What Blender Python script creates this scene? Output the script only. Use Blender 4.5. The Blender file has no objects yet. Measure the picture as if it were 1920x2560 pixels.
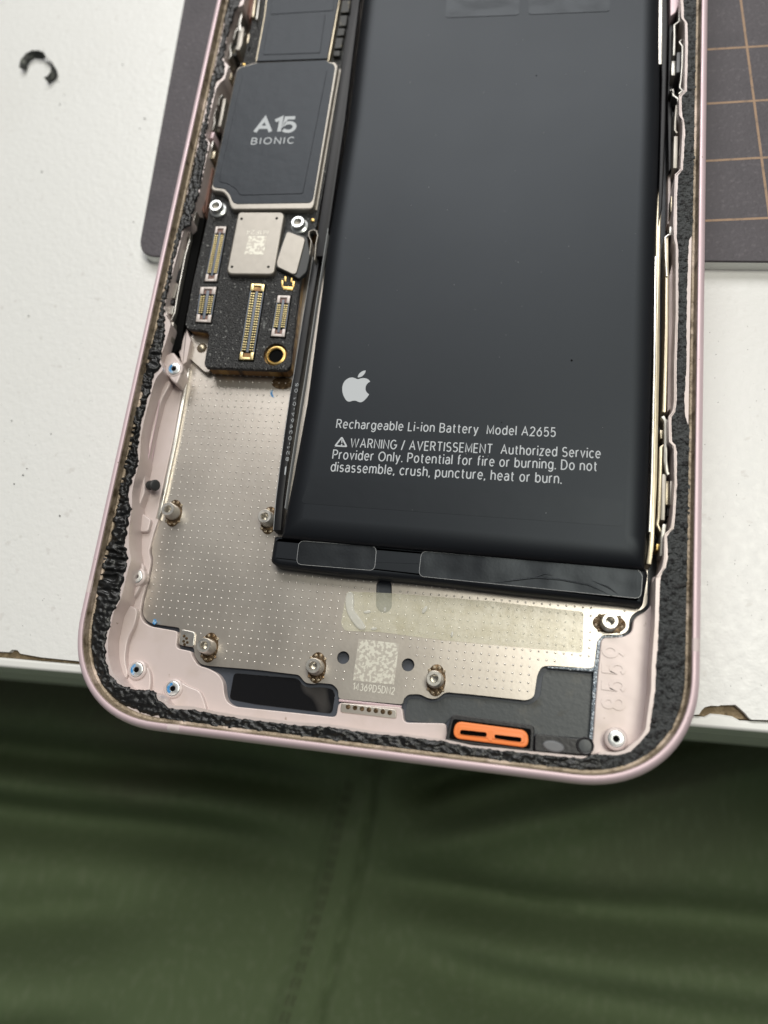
import bpy, bmesh, math, random
from mathutils import Vector, Matrix, noise
from mathutils.geometry import tessellate_polygon

random.seed(7)
S = 0.001                      # everything below is measured in millimetres of the phone
scene = bpy.context.scene
COL = scene.collection

# ------------------------------------------------------------------ camera
F = 2050.0                     # focal length in pixels of the 1920 x 2560 photograph
RW = (Vector((0.98003225, 0.11791427, -0.16010311)),    # camera right
      Vector((0.06716641, -0.95417924, -0.29160017)),   # camera down
      Vector((-0.18715089, 0.27502402, -0.94304631)))   # camera forward
CAM = Vector((53.8812, 1.19223, 98.7581))
cd = bpy.data.cameras.new('camera')
cam = bpy.data.objects.new('camera', cd); COL.objects.link(cam)
m = Matrix.Identity(4)
for i, a in enumerate((RW[0], -RW[1], -RW[2])):
    for j in range(3): m[j][i] = a[j]
for j in range(3): m[j][3] = CAM[j] * S
cam.matrix_world = m
cd.sensor_fit = 'VERTICAL'; cd.lens = 4.25
cd.sensor_height = 4.25 * 2560 / F; cd.sensor_width = cd.sensor_height * .75
cd.clip_start = 0.004; cd.clip_end = 20
cd.dof.use_dof = True; cd.dof.focus_distance = 0.1005; cd.dof.aperture_fstop = 2.7
scene.camera = cam

# ------------------------------------------------------------------ light (indoors: a ceiling lamp and a grey room)
w = bpy.data.worlds.new('World'); scene.world = w; w.use_nodes = True
w.node_tree.nodes['Background'].inputs[0].default_value = (0.93, 0.97, 1.0, 1)
w.node_tree.nodes['Background'].inputs[1].default_value = 0.10
def area(name, loc, tgt, sx, sy, watts, col):
    l = bpy.data.lights.new(name, 'AREA'); l.shape = 'RECTANGLE'; l.size = sx; l.size_y = sy
    l.energy = watts; l.color = col
    o = bpy.data.objects.new(name, l); COL.objects.link(o); o.location = loc
    o.rotation_euler = (Vector(tgt) - Vector(loc)).to_track_quat('-Z', 'Y').to_euler()
    return o
area('ceiling_lamp', (-0.12, 0.95, 0.92), (0.03, 0.05, 0), 0.90, 0.55, 13.0, (1.0, 0.985, 0.965))
area('bench_lamp', (0.21, 0.14, 0.60), (0.05, 0.0, 0), 0.26, 0.16, 2.0, (1.0, 0.985, 0.87))
scene.view_settings.view_transform = 'Standard'
scene.view_settings.look = 'None'
scene.view_settings.exposure = -0.13
scene.view_settings.gamma = 1.0
scene.view_settings.use_curve_mapping = False
scene.cycles.use_denoising = True
scene.cycles.max_bounces = 8

# ------------------------------------------------------------------ helpers
def P(u, v, z):
    """photo pixel -> (x, y) in mm on the horizontal plane z (mm)"""
    d = RW[0] * ((u - 960) / F) + RW[1] * ((v - 1280) / F) + RW[2]
    t = (z - CAM.z) / d.z
    return (CAM.x + t * d.x, CAM.y + t * d.y)
def PL(pts, z): return [P(u, v, z) for u, v in pts]

def node(nt, t, **kw):
    n = nt.nodes.new(t)
    for k, v in kw.items(): setattr(n, k, v)
    return n
MATS = {}
def mat(name, col, rough=.5, metal=0., spec=.5, bumps=(), mix=None, mix2=None, rvar=None, coat=0., alpha=1., trans=0., aniso=0.):
    """bumps: (scale per metre, strength, distance m, detail, stretch); mix: (scale, colour, low, high, detail)"""
    ma = bpy.data.materials.new(name); ma.use_nodes = True
    nt = ma.node_tree; b = nt.nodes['Principled BSDF']
    b.inputs['Base Color'].default_value = (*col, 1); b.inputs['Roughness'].default_value = rough
    b.inputs['Metallic'].default_value = metal; b.inputs['Specular IOR Level'].default_value = spec
    b.inputs['Coat Weight'].default_value = coat; b.inputs['Coat Roughness'].default_value = .15
    if name in ('battery', 'battery_film', 'graphite', 'label_film'): b.inputs['Specular Tint'].default_value = (.82, .91, 1.0, 1)
    b.inputs['Alpha'].default_value = alpha; b.inputs['Transmission Weight'].default_value = trans
    tc = node(nt, 'ShaderNodeTexCoord')
    def noi(scale, detail, stretch=None):
        src = tc.outputs['Object']
        if stretch:
            mp = node(nt, 'ShaderNodeMapping'); mp.inputs['Scale'].default_value = stretch
            nt.links.new(src, mp.inputs['Vector']); src = mp.outputs[0]
        n = node(nt, 'ShaderNodeTexNoise'); n.inputs['Scale'].default_value = scale
        n.inputs['Detail'].default_value = detail; nt.links.new(src, n.inputs['Vector']); return n.outputs['Fac']
    cur = None
    for mx in (mix, mix2):
        if not mx: continue
        f = noi(mx[0], mx[4] if len(mx) > 4 else 4, mx[5] if len(mx) > 5 else None)
        r = node(nt, 'ShaderNodeMapRange'); r.inputs[1].default_value = mx[2]; r.inputs[2].default_value = mx[3]
        nt.links.new(f, r.inputs[0])
        k = node(nt, 'ShaderNodeMix', data_type='RGBA')
        nt.links.new(r.outputs[0], k.inputs[0])
        if cur: nt.links.new(cur, k.inputs[6])
        else: k.inputs[6].default_value = (*col, 1)
        k.inputs[7].default_value = (*mx[1], 1); cur = k.outputs[2]
    if cur: nt.links.new(cur, b.inputs['Base Color'])
    if rvar:
        f = noi(rvar[0], 4, rvar[3] if len(rvar) > 3 else None)
        r = node(nt, 'ShaderNodeMapRange'); r.inputs[1].default_value = .3; r.inputs[2].default_value = .7
        r.inputs[3].default_value = rvar[1]; r.inputs[4].default_value = rvar[2]
        nt.links.new(f, r.inputs[0]); nt.links.new(r.outputs[0], b.inputs['Roughness'])
    prev = None
    for bp in bumps:
        f = noi(bp[0], bp[3] if len(bp) > 3 else 3, bp[4] if len(bp) > 4 else None)
        n = node(nt, 'ShaderNodeBump'); n.inputs['Strength'].default_value = bp[1]; n.inputs['Distance'].default_value = bp[2]
        nt.links.new(f, n.inputs['Height'])
        if prev: nt.links.new(prev, n.inputs['Normal'])
        prev = n.outputs[0]
    if prev: nt.links.new(prev, b.inputs['Normal'])
    MATS[name] = ma
    return ma

def tagged(o, label=None, cat=None, group=None, kind=None):
    if label: o['label'] = label
    if cat: o['category'] = cat
    if group: o['group'] = group
    if kind: o['kind'] = kind
    return o
def empty(name, loc=(0, 0, 0)):
    o = bpy.data.objects.new(name, None); COL.objects.link(o); o.location = Vector(loc) * S
    o.empty_display_size = .005
    return o
def link(name, me, ma, parent=None, angle=35):
    me.materials.append(ma)
    if angle:
        for p in me.polygons: p.use_smooth = True
        me.set_sharp_from_angle(angle=math.radians(angle))
    o = bpy.data.objects.new(name, me); COL.objects.link(o)
    if parent is not None:
        o.parent = parent
        wm = Matrix.Identity(4); q = parent
        while q is not None: wm = q.matrix_parent_inverse @ q.matrix_basis @ wm; q = q.parent
        o.matrix_parent_inverse = wm.inverted()
    return o
def mesh(name, vs, fs, ma, parent=None, angle=35, recalc=True, merge=0):
    me = bpy.data.meshes.new(name)
    me.from_pydata([(x * S, y * S, z * S) for x, y, z in vs], [], fs)
    if recalc or merge:
        bm = bmesh.new(); bm.from_mesh(me)
        if merge: bmesh.ops.remove_doubles(bm, verts=bm.verts, dist=merge * S)
        if recalc: bmesh.ops.recalc_face_normals(bm, faces=bm.faces)
        bm.to_mesh(me); bm.free()
    return link(name, me, ma, parent, angle)
def weighted(o):
    w_ = o.modifiers.new('normals', 'WEIGHTED_NORMAL'); w_.keep_sharp = True; w_.weight = 100
    return o
def area2(p): return sum(p[i - 1][0] * p[i][1] - p[i][0] * p[i - 1][1] for i in range(len(p))) / 2
def ccw(p): return list(p) if area2(p) > 0 else list(p)[::-1]
def offset(p, d):
    """inward offset of a counter-clockwise polygon"""
    n = len(p); out = []
    for i in range(n):
        a, b, c = Vector(p[i - 1]), Vector(p[i]), Vector(p[(i + 1) % n])
        e1 = (b - a); e2 = (c - b)
        if e1.length < 1e-7 or e2.length < 1e-7: out.append(tuple(b)); continue
        n1 = Vector((-e1.y, e1.x)).normalized(); n2 = Vector((-e2.y, e2.x)).normalized()
        k = n1 + n2
        if k.length < .2: out.append(tuple(b)); continue
        k /= max(k.length_squared / 2, .5)
        out.append((b.x + k.x * d, b.y + k.y * d))
    return out
def fillet(p, r, seg=4):
    n = len(p); out = []
    for i in range(n):
        ri = r[i] if isinstance(r, (list, tuple)) else r
        a, b, c = Vector(p[i - 1]), Vector(p[i]), Vector(p[(i + 1) % n])
        d1 = (a - b); d2 = (c - b); l = min(ri, d1.length * .48, d2.length * .48)
        if l < 1e-4: out.append(tuple(b)); continue
        s = b + d1.normalized() * l; e = b + d2.normalized() * l
        for k in range(seg + 1):
            t = k / seg
            q = s * (1 - t) ** 2 + b * 2 * t * (1 - t) + e * t * t; out.append((q.x, q.y))
    return out
def smooth_closed(p, it=2):
    for _ in range(it):
        q = []
        for i in range(len(p)):
            a, b = p[i], p[(i + 1) % len(p)]
            q += [(a[0] * .75 + b[0] * .25, a[1] * .75 + b[1] * .25), (a[0] * .25 + b[0] * .75, a[1] * .25 + b[1] * .75)]
        p = q
    return p
def prism_geo(poly, z0, z1, bev=0, seg=3, holes=(), bottom=True):
    poly = ccw(poly); n = len(poly); vs = []; fs = []
    rings = [(0, z0)]
    if bev:
        for k in range(seg + 1):
            a = math.pi / 2 * k / seg
            rings.append((bev * (1 - math.cos(a)), z1 - bev + bev * math.sin(a)))
    else: rings.append((0, z1))
    for d, z in rings:
        for x, y in (offset(poly, d) if d else poly): vs.append((x, y, z))
    for r in range(len(rings) - 1):
        for i in range(n):
            j = (i + 1) % n; fs.append((r * n + i, r * n + j, (r + 1) * n + j, (r + 1) * n + i))
    top = [(r_ := (len(rings) - 1) * n) + i for i in range(n)]
    if not holes:
        fs.append(tuple(top))
        if bottom: fs.append(tuple(range(n))[::-1])
    else:
        hl = []
        for h in holes:
            h = ccw(h)[::-1]; b0 = len(vs); m_ = len(h)
            vs += [(x, y, z0) for x, y in h] + [(x, y, z1) for x, y in h]
            for i in range(m_):
                j = (i + 1) % m_; fs.append((b0 + i, b0 + j, b0 + m_ + j, b0 + m_ + i))
            hl.append((b0, m_))
        idx_t = top + [b0 + m_ + i for b0, m_ in hl for i in range(m_)]
        polys = [[Vector((vs[i][0], vs[i][1], 0)) for i in top]] + [[Vector((vs[b0 + m_ + i][0], vs[b0 + m_ + i][1], 0)) for i in range(m_)] for b0, m_ in hl]
        tri = tessellate_polygon(polys)
        fs += [tuple(idx_t[k] for k in t) for t in tri]
        if bottom:
            idx_b = list(range(n)) + [b0 + i for b0, m_ in hl for i in range(m_)]
            fs += [tuple(idx_b[k] for k in t)[::-1] for t in tri]
    return vs, fs
def prism(name, poly, z0, z1, ma, parent=None, bev=0, seg=3, holes=(), angle=35):
    vs, fs = prism_geo(poly, z0, z1, bev, seg, holes)
    return weighted(mesh(name, vs, fs, ma, parent, angle)) if bev else mesh(name, vs, fs, ma, parent, angle)
def pp(name, px, z0, z1, ma, parent=None, r=0, bev=0, holes=(), seg=3):
    """prism from a pixel outline traced at the height z1"""
    poly = PL(px, z1)
    if r: poly = fillet(ccw(poly), r)
    return prism(name, poly, z0, z1, ma, parent, bev, seg, holes)
def join(geos):
    vs = []; fs = []
    for v, f in geos:
        b = len(vs); vs += v; fs += [tuple(i + b for i in q) for q in f]
    return vs, fs
def circle(c, r, n=24, a0=0, ry=None, rot=0):
    ry = ry or r; o = []
    for i in range(n):
        a = a0 + 2 * math.pi * i / n; x, y = r * math.cos(a), ry * math.sin(a)
        o.append((c[0] + x * math.cos(rot) - y * math.sin(rot), c[1] + x * math.sin(rot) + y * math.cos(rot)))
    return o
def lathe_geo(c, prof, n=28):
    vs = []; fs = []
    for r, z in prof:
        for i in range(n):
            a = 2 * math.pi * i / n; vs.append((c[0] + r * math.cos(a), c[1] + r * math.sin(a), z))
    for k in range(len(prof) - 1):
        for i in range(n):
            j = (i + 1) % n; fs.append((k * n + i, k * n + j, (k + 1) * n + j, (k + 1) * n + i))
    fs.append(tuple(range(n))); fs.append(tuple((len(prof) - 1) * n + i for i in range(n)))
    return vs, fs
def lathe(name, c, prof, ma, parent=None, n=28, angle=40):
    vs, fs = lathe_geo(c, prof, n); return mesh(name, vs, fs, ma, parent, angle)
def tube_geo(path, r, n=8):
    vs = []; fs = []; path = [Vector(p) for p in path]
    for i, p in enumerate(path):
        t = (path[min(i + 1, len(path) - 1)] - path[max(i - 1, 0)]).normalized()
        up = Vector((0, 0, 1)) if abs(t.z) < .95 else Vector((1, 0, 0))
        a = t.cross(up).normalized(); b = a.cross(t)
        rr = r[i] if isinstance(r, (list, tuple)) else r
        for k in range(n):
            g = 2 * math.pi * k / n; q = p + a * math.cos(g) * rr + b * math.sin(g) * rr; vs.append(tuple(q))
    for i in range(len(path) - 1):
        for k in range(n):
            j = (k + 1) % n; fs.append((i * n + k, i * n + j, (i + 1) * n + j, (i + 1) * n + k))
    fs.append(tuple(range(n))); fs.append(tuple((len(path) - 1) * n + k for k in range(n)))
    return vs, fs
def tube(name, path, r, ma, parent=None, n=8):
    vs, fs = tube_geo(path, r, n); return mesh(name, vs, fs, ma, parent, 50)
def ribbon_geo(path, h, t):
    """upright metal strip following a plan path [(x,y)], from h[0] to h[1], thickness t"""
    a = []; b = []
    for i, p in enumerate(path):
        p0 = Vector(path[max(i - 1, 0)]); p1 = Vector(path[min(i + 1, len(path) - 1)])
        d = (p1 - p0).normalized(); nn = Vector((-d.y, d.x)) * t / 2
        a.append((p[0] + nn.x, p[1] + nn.y)); b.append((p[0] - nn.x, p[1] - nn.y))
    return prism_geo(a + b[::-1], h[0], h[1], bev=min(t * .3, .08), seg=2)
def fbm(x, y, z=0, o=4):
    s = 0; a = 1
    for _ in range(o):
        s += a * noise.noise(Vector((x, y, z))); x *= 2.03; y *= 2.03; z += 3.1; a *= .5
    return s
def inside(pt, poly):
    x, y = pt; c = False; n = len(poly)
    for i in range(n):
        x1, y1 = poly[i]; x2, y2 = poly[i - 1]
        if (y1 > y) != (y2 > y) and x < (x2 - x1) * (y - y1) / (y2 - y1) + x1: c = not c
    return c
def arc(cx, cy, rx, ry, a0, a1, n=None):
    n = n or max(3, int(abs(a1 - a0) / 18))
    return [(cx + rx * math.cos(math.radians(a0 + (a1 - a0) * k / n)), cy + ry * math.sin(math.radians(a0 + (a1 - a0) * k / n))) for k in range(n + 1)]
XH = .735
def bowl(w): return arc(w / 2, XH / 2, w / 2, XH / 2, 0, 360, 22)
GLYPH = {
 'A': (.74, [[(0, 0), (.37, 1), (.74, 0)], [(.13, .34), (.61, .34)]]), 'B': (.6, [[(0, 0), (0, 1), (.3, 1)] + arc(.3, .76, .25, .24, 90, -90) + [(0, .52)], [(0, .52), (.32, .52)] + arc(.32, .26, .28, .26, 90, -90) + [(0, 0)]]),
 'C': (.72, [arc(.4, .5, .4, .5, 48, 312)]), 'D': (.68, [[(0, 0), (0, 1), (.26, 1)] + arc(.26, .5, .42, .5, 90, -90) + [(0, 0)]]), 'E': (.5, [[(.5, 1), (0, 1), (0, 0), (.5, 0)], [(0, .51), (.46, .51)]]),
 'F': (.5, [[(.5, 1), (0, 1), (0, 0)], [(0, .5), (.45, .5)]]), 'G': (.76, [arc(.4, .5, .4, .5, 48, 340) + [(.79, .46), (.45, .46)]]), 'H': (.62, [[(0, 0), (0, 1)], [(.62, 0), (.62, 1)], [(0, .52), (.62, .52)]]),
 'I': (.0, [[(0, 0), (0, 1)]]), 'L': (.46, [[(0, 1), (0, 0), (.46, 0)]]), 'M': (.78, [[(0, 0), (0, 1), (.39, .12), (.78, 1), (.78, 0)]]), 'N': (.66, [[(0, 0), (0, 1), (.66, 0), (.66, 1)]]),
 'O': (.84, [arc(.42, .5, .42, .5, 0, 360, 26)]), 'P': (.56, [[(0, 0), (0, 1), (.3, 1)] + arc(.3, .735, .27, .265, 90, -90) + [(0, .47)]]), 'R': (.6, [[(0, 0), (0, 1), (.3, 1)] + arc(.3, .745, .27, .255, 90, -90) + [(0, .49)], [(.3, .49), (.6, 0)]]),
 'S': (.58, [arc(.29, .745, .27, .255, 38, 255, 10) + arc(.29, .26, .29, .26, 80, -145, 11)]), 'T': (.62, [[(0, 1), (.62, 1)], [(.31, 1), (.31, 0)]]), 'V': (.7, [[(0, 1), (.35, 0), (.7, 1)]]), 'W': (1.06, [[(0, 1), (.26, 0), (.53, .97), (.8, 0), (1.06, 1)]]),
 'a': (.48, [arc(.25, XH - .22, .23, .22, 150, 0, 7) + [(.48, 0)], arc(.22, .215, .22, .215, 60, 350, 12), [(.48, .43), (.25, .43)]]), 'b': (.54, [[(0, 1.04), (0, 0)], bowl(.54)]), 'c': (.48, [arc(.28, XH / 2, .28, XH / 2, 45, 315)]), 'd': (.54, [[(.54, 1.04), (.54, 0)], bowl(.54)]),
 'e': (.54, [[(.02, .38), (.54, .38)] + arc(.275, XH / 2, .265, XH / 2, 3, 318)]), 'f': (.33, [[(.12, 0), (.12, .8)] + arc(.3, .84, .18, .2, 180, 85, 5), [(0, XH - .03), (.31, XH - .03)]]), 'g': (.54, [bowl(.54), [(.54, XH), (.54, 0)] + arc(.28, -.02, .26, .26, 0, -150, 8)]),
 'h': (.5, [[(0, 0), (0, 1.04)], [(0, .4)] + arc(.25, XH - .26, .25, .26, 170, 0, 8) + [(.5, 0)]]), 'i': (.0, [[(0, 0), (0, XH)], [(0, .93), (0, 1.06)]]), 'l': (.0, [[(0, 0), (0, 1.04)]]),
 'm': (.84, [[(0, 0), (0, XH)], [(0, .42)] + arc(.21, XH - .23, .21, .23, 170, 0, 7) + [(.42, 0)], [(.42, .42)] + arc(.63, XH - .23, .21, .23, 170, 0, 7) + [(.84, 0)]]), 'n': (.5, [[(0, 0), (0, XH)], [(0, .4)] + arc(.25, XH - .26, .25, .26, 170, 0, 8) + [(.5, 0)]]),
 'o': (.56, [arc(.28, XH / 2, .28, XH / 2, 0, 360, 22)]), 'p': (.54, [[(0, XH), (0, -.27)], bowl(.54)]), 'r': (.28, [[(0, 0), (0, XH)], [(0, .4)] + arc(.26, XH - .27, .26, .27, 170, 82, 5)]), 's': (.44, [arc(.22, XH - .195, .2, .19, 35, 250, 9) + arc(.22, .195, .22, .195, 80, -145, 10)]),
 't': (.32, [[(.12, .94), (.12, .18)] + arc(.28, .18, .16, .18, 180, 275, 5), [(0, XH - .03), (.31, XH - .03)]]), 'u': (.5, [[(0, XH), (0, .26)] + arc(.25, .26, .25, .26, 180, 350, 8), [(.5, XH), (.5, 0)]]), 'v': (.5, [[(0, XH), (.25, 0), (.5, XH)]]), 'y': (.52, [[(0, XH), (.26, .02)], [(.52, XH), (.22, -.14)] + arc(.1, -.13, .11, .13, -30, -110, 3)]),
 'z': (.44, [[(0, XH), (.44, XH), (0, 0), (.44, 0)]]), '.': (.0, [[(0, -.05), (0, .09)]]), ',': (.02, [[(.02, .08), (-.05, -.14)]]), '-': (.32, [[(0, .38), (.32, .38)]]), '/': (.34, [[(0, -.08), (.34, 1.04)]]),
 '0': (.56, [arc(.28, .5, .28, .5, 0, 360, 24)]), '1': (.26, [[(0, .8), (.26, 1), (.26, 0)]]), '2': (.54, [arc(.27, .73, .26, .27, 165, -35, 10) + [(.0, 0), (.55, 0)]]), '3': (.54, [arc(.26, .755, .24, .245, 150, -85, 10), arc(.26, .265, .28, .265, 85, -150, 10)]),
 '4': (.6, [[(.44, 0), (.44, 1), (0, .27), (.6, .27)]]), '5': (.54, [[(.5, 1), (.09, 1), (.05, .52)] + arc(.27, .32, .28, .32, 125, -145, 13)]), '6': (.56, [arc(.28, .32, .27, .32, 0, 360, 18), [(.44, 1), (.06, .48)]]), '8': (.56, [arc(.28, .75, .24, .25, 0, 360, 18), arc(.28, .26, .28, .26, 0, 360, 18)]),
 '9': (.56, [arc(.28, .68, .27, .32, 0, 360, 18), [(.12, 0), (.5, .52)]]), ' ': (.14, [])}
def text(name, s, a, b, cap, z, ma, parent, wt=.124, track=.2):
    """flat sans lettering from baseline point a to baseline end b (mm), capital height cap"""
    x = 0; strokes = []
    for ch in s:
        adv, st_ = GLYPH[ch]
        tr = track + (.07 if ch in 'IilBDEFHLMNPRbhkmnpru' else 0)
        for q in st_: strokes.append([(p[0] + x, p[1]) for p in q])
        x += adv + track + wt * .9
    x1 = x - track - wt * .9
    A = Vector(a); d = Vector(b) - A; ln = d.length; d.normalize(); nn = Vector((-d.y, d.x)); k = ln / x1; q = cap
    vs = []; fs = []; zz = z
    for si, st_ in enumerate(strokes):
        pts = [Vector((p[0] * k, p[1] * q)) for p in st_]; n = len(pts); h = wt * cap / 2; b0 = len(vs)
        closed = (pts[0] - pts[-1]).length < 1e-4 and n > 4
        zz = z + (si % 4) * .0012
        for i, p in enumerate(pts):
            if closed: e1 = p - pts[i - 1 if i else n - 2]; e2 = pts[i + 1 if i < n - 1 else 1] - p
            else: e1 = p - pts[max(i - 1, 0)]; e2 = pts[min(i + 1, n - 1)] - p
            if e1.length < 1e-6: e1 = e2
            if e2.length < 1e-6: e2 = e1
            e1 = e1.normalized(); e2 = e2.normalized(); n1 = Vector((-e1.y, e1.x)); n2 = Vector((-e2.y, e2.x)); m_ = n1 + n2
            m_ = m_ / max(m_.length_squared / 2, .28)
            for sg in (1, -1):
                w_ = p + m_ * (h * sg); o = A + d * w_.x + nn * w_.y; vs.append((o.x, o.y, zz))
        for i in range(n - 1): fs.append((b0 + i * 2, b0 + i * 2 + 1, b0 + i * 2 + 3, b0 + i * 2 + 2))
    o = mesh(name, vs, fs, ma, parent, 0, recalc=False)
    if o.data.polygons[0].normal.z < 0: o.data.flip_normals()
    return o

# ------------------------------------------------------------------ materials
mat('laminate', (.80, .80, .785), .38, spec=.5, bumps=((1300, .48, .00013, 2), (260, .05, .0003, 2)),
    mix=(700, (.71, .70, .68), .66, .74, 3), mix2=(25, (.77, .765, .745), .5, .75, 3), rvar=(900, .33, .45))
mat('chipboard', (.23, .17, .10), .9, bumps=((900, 1, .0005, 4),), mix=(700, (.42, .33, .21), .5, .66), mix2=(1500, (.08, .055, .03), .6, .7))
mat('edge_band', (.78, .78, .755), .35, bumps=((150, .2, .0004),), mix=(240, (.55, .52, .47), .66, .8, 5))
mat('apron', (.66, .66, .64), .5, mix=(120, (.5, .49, .46), .6, .8))
mat('mat_top', (.082, .073, .083), .6, spec=.4, bumps=((1900, .8, .00012, 2),), mix=(1500, (.125, .113, .125), .55, .75, 3), mix2=(160, (.07, .063, .072), .45, .7))
mat('mat_core', (.84, .87, .82), .6)
mat('grid_ink', (.36, .235, .15), .65, bumps=((1900, .6, .0001, 2),), mix=(900, (.24, .165, .115), .5, .68, 4))
mat('pink', (.76, .595, .635), .48, metal=.3, spec=.5, bumps=((1400, .06, .00005, 2),), rvar=(300, .44, .56), mix2=(1700, (.35, .27, .24), .735, .76, 2))
mat('pink_inner', (.66, .565, .545), .36, metal=.12, spec=.5, bumps=((220, .22, .0003, 2),), mix=(260, (.585, .495, .455), .5, .8, 3), mix2=(900, (.38, .30, .25), .73, .78, 3))
mat('band', (.74, .62, .62), .5, spec=.4)
mat('rim_wall', (.34, .27, .195), .5, metal=.3, bumps=((2200, .8, .0002, 3),), mix=(700, (.13, .095, .06), .5, .68, 5), mix2=(220, (.62, .50, .42), .55, .7))
mat('tar', (.008, .0082, .0085), .36, spec=.42, bumps=((900, .5, .0004, 3),), rvar=(1500, .26, .5))
mat('foam_gasket', (.050, .054, .056), .5, spec=.55, bumps=((1900, 1., .0008, 4),), rvar=(1600, .36, .65), mix=(1900, (.010, .010, .011), .50, .62, 4))
mat('slate', (.052, .06, .078), .42, spec=.5, bumps=((1500, .2, .00008, 2),))
mat('seal_glint', (.34, .40, .46), .3, metal=.4, bumps=((4200, 1., .0004, 2),), mix=(3000, (.85, .92, .98), .5, .56, 2))  # pale bluish specks paint the sparkle into the colour
mat('steel', (.572, .522, .468), .37, metal=.92, bumps=((2600, .10, .00004, 2), (40, .05, .0005, 2)),
    mix=(1500, (.545, .494, .44), .42, .66, 2, (1, .5, 1)), mix2=(45, (.585, .545, .495), .45, .75), rvar=(120, .34, .40))
mat('steel_bright', (.70, .67, .62), .32, metal=.9, bumps=((1500, .12, .00006, 2),), rvar=(900, .26, .38))
mat('nickel', (.37, .342, .305), .46, metal=.7, bumps=((2500, .1, .00004, 2),), mix=(900, (.34, .315, .28), .4, .7))
mat('spring_steel', (.40, .385, .355), .38, metal=.9, bumps=((1500, .2, .0001, 2),))
mat('champagne', (.46, .40, .30), .36, metal=.85, bumps=((900, .2, .0001, 2),))
mat('gold', (.62, .43, .16), .34, metal=1.)
mat('pin_gold', (.66, .54, .28), .32, metal=1.)
mat('dimple', (.80, .76, .71), .3, metal=.85)  # paler than the plate, so the glint of each bump is partly colour
mat('weld_bead', (.36, .30, .22), .3, metal=.7, mix=(1500, (.22, .13, .06), .5, .65))
mat('weld', (.075, .045, .02), .4, metal=.5, mix=(1600, (.20, .13, .07), .52, .7), bumps=((1800, .8, .0002, 3),))
mat('battery', (.0085, .0092, .0115), .42, spec=.30, bumps=((2600, .05, .00003, 2), (45, .06, .0003, 2), (160, .05, .0002, 3)), mix=(60, (.010, .011, .0135), .4, .7), rvar=(18, .38, .46))
mat('battery_film', (.0080, .0086, .0105), .41, spec=.30, bumps=((160, .15, .0003, 3),))
mat('label_film', (.009, .0095, .011), .40, spec=.36, bumps=((3200, .2, .00005, 2), (130, .8, .0008, 2)))
mat('film_edge', (.55, .56, .58), .35)
mat('cable', (.010, .010, .012), .45, spec=.3)
mat('print', (.52, .545, .575), .6)
mat('print_dim', (.36, .37, .38), .6)
mat('etch_text', (.72, .70, .62), .5, metal=.4)
mat('etch', (.66, .64, .56), .5, metal=.5, mix=(2300, (.47, .435, .385), .46, .54, 2))
mat('graphite', (.012, .0125, .016), .42, spec=.31, bumps=((420, .26, .00025, 2), (4000, .1, .00003, 2)))
mat('foam', (.017, .017, .018), .45, spec=.6, bumps=((4200, 1., .0003, 3), (700, .3, .0002, 3)), rvar=(2500, .25, .6),
    mix=(520, (.33, .34, .33), .68, .80, 6, (1.6, .35, 1)), mix2=(2300, (.26, .26, .25), .64, .70, 2))  # pale streaks are scuffs, the fine specks paint glints
mat('board_edge', (.26, .135, .045), .42, metal=.3, mix=(420, (.45, .27, .09), .5, .56, 1, (1, 1, .02)), mix2=(330, (.04, .022, .01), .6, .64, 1, (1, 1, .02)))
mat('connector_body', (.16, .18, .22), .4)
mat('connector_cap', (.56, .50, .47), .4, metal=.3)
mat('black_plastic', (.014, .014, .016), .42, spec=.5, bumps=((2200, .3, .0001, 3),))
mat('gloss_sticker', (.008, .008, .009), .08, spec=.5, mix=(110, (.05, .047, .045), .57, .61, 2))
mat('grey_sticker', (.055, .062, .066), .42, spec=.5, bumps=((1900, .3, .00008, 3),), mix=(300, (.085, .085, .078), .58, .72, 5), mix2=(190, (.03, .028, .02), .66, .76, 5))
mat('orange', (.93, .26, .065), .45, spec=.5, mix=(1200, (.66, .22, .09), .66, .8, 4))
mat('hole', (.003, .003, .003), .7, spec=.05)  # near-black, stands in for shade in holes and the gap beside the board
mat('rubber', (.035, .037, .038), .5)
mat('blue_lock', (.05, .25, .55), .45, mix=(2200, (.45, .6, .72), .5, .65))
mat('washer', (.74, .76, .76), .32, metal=.75, bumps=((2000, .2, .0001, 2),))
mat('brown_flex', (.20, .10, .075), .45, spec=.5)
mat('grey_dome', (.15, .155, .165), .5)
mat('chip_black', (.02, .02, .018), .5, spec=.4, mix=(900, (.12, .105, .07), .58, .64, 2))
mat('scrap', (.03, .032, .03), .5, bumps=((900, .6, .0003, 3),), mix=(700, (.20, .21, .18), .58, .7))
mat('stitch', (.13, .155, .085), .8)
# clear tape: thin wrinkled film, partly see-through
tp = mat('tape', (.92, .90, .72), .24, spec=.5, bumps=((1600, .45, .0002, 3), (300, .4, .0006, 2)), mix=(700, (.80, .77, .56), .45, .65), alpha=.24)
tb = mat('tape_blister', (.9, .89, .85), .1, spec=.7, bumps=((500, .3, .0004, 2),), alpha=.4)
# woven trouser cloth
tr = mat('twill', (.168, .222, .118), .85, spec=.2, bumps=((1400, .5, .0003, 2, (1, .25, 1)),), mix=(9, (.195, .195, .138), .54, .70, 2), mix2=(700, (.20, .25, .145), .5, .7, 2, (1, .3, 1)))
M = MATS

# heights in mm (the mat's top is 0, the phone lies on it)
ZR, ZL, ZB, ZP, ZF = 7.8, 6.4, 5.8, 2.2, 1.5
ZBD, ZS = 4.8, 5.75

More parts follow.
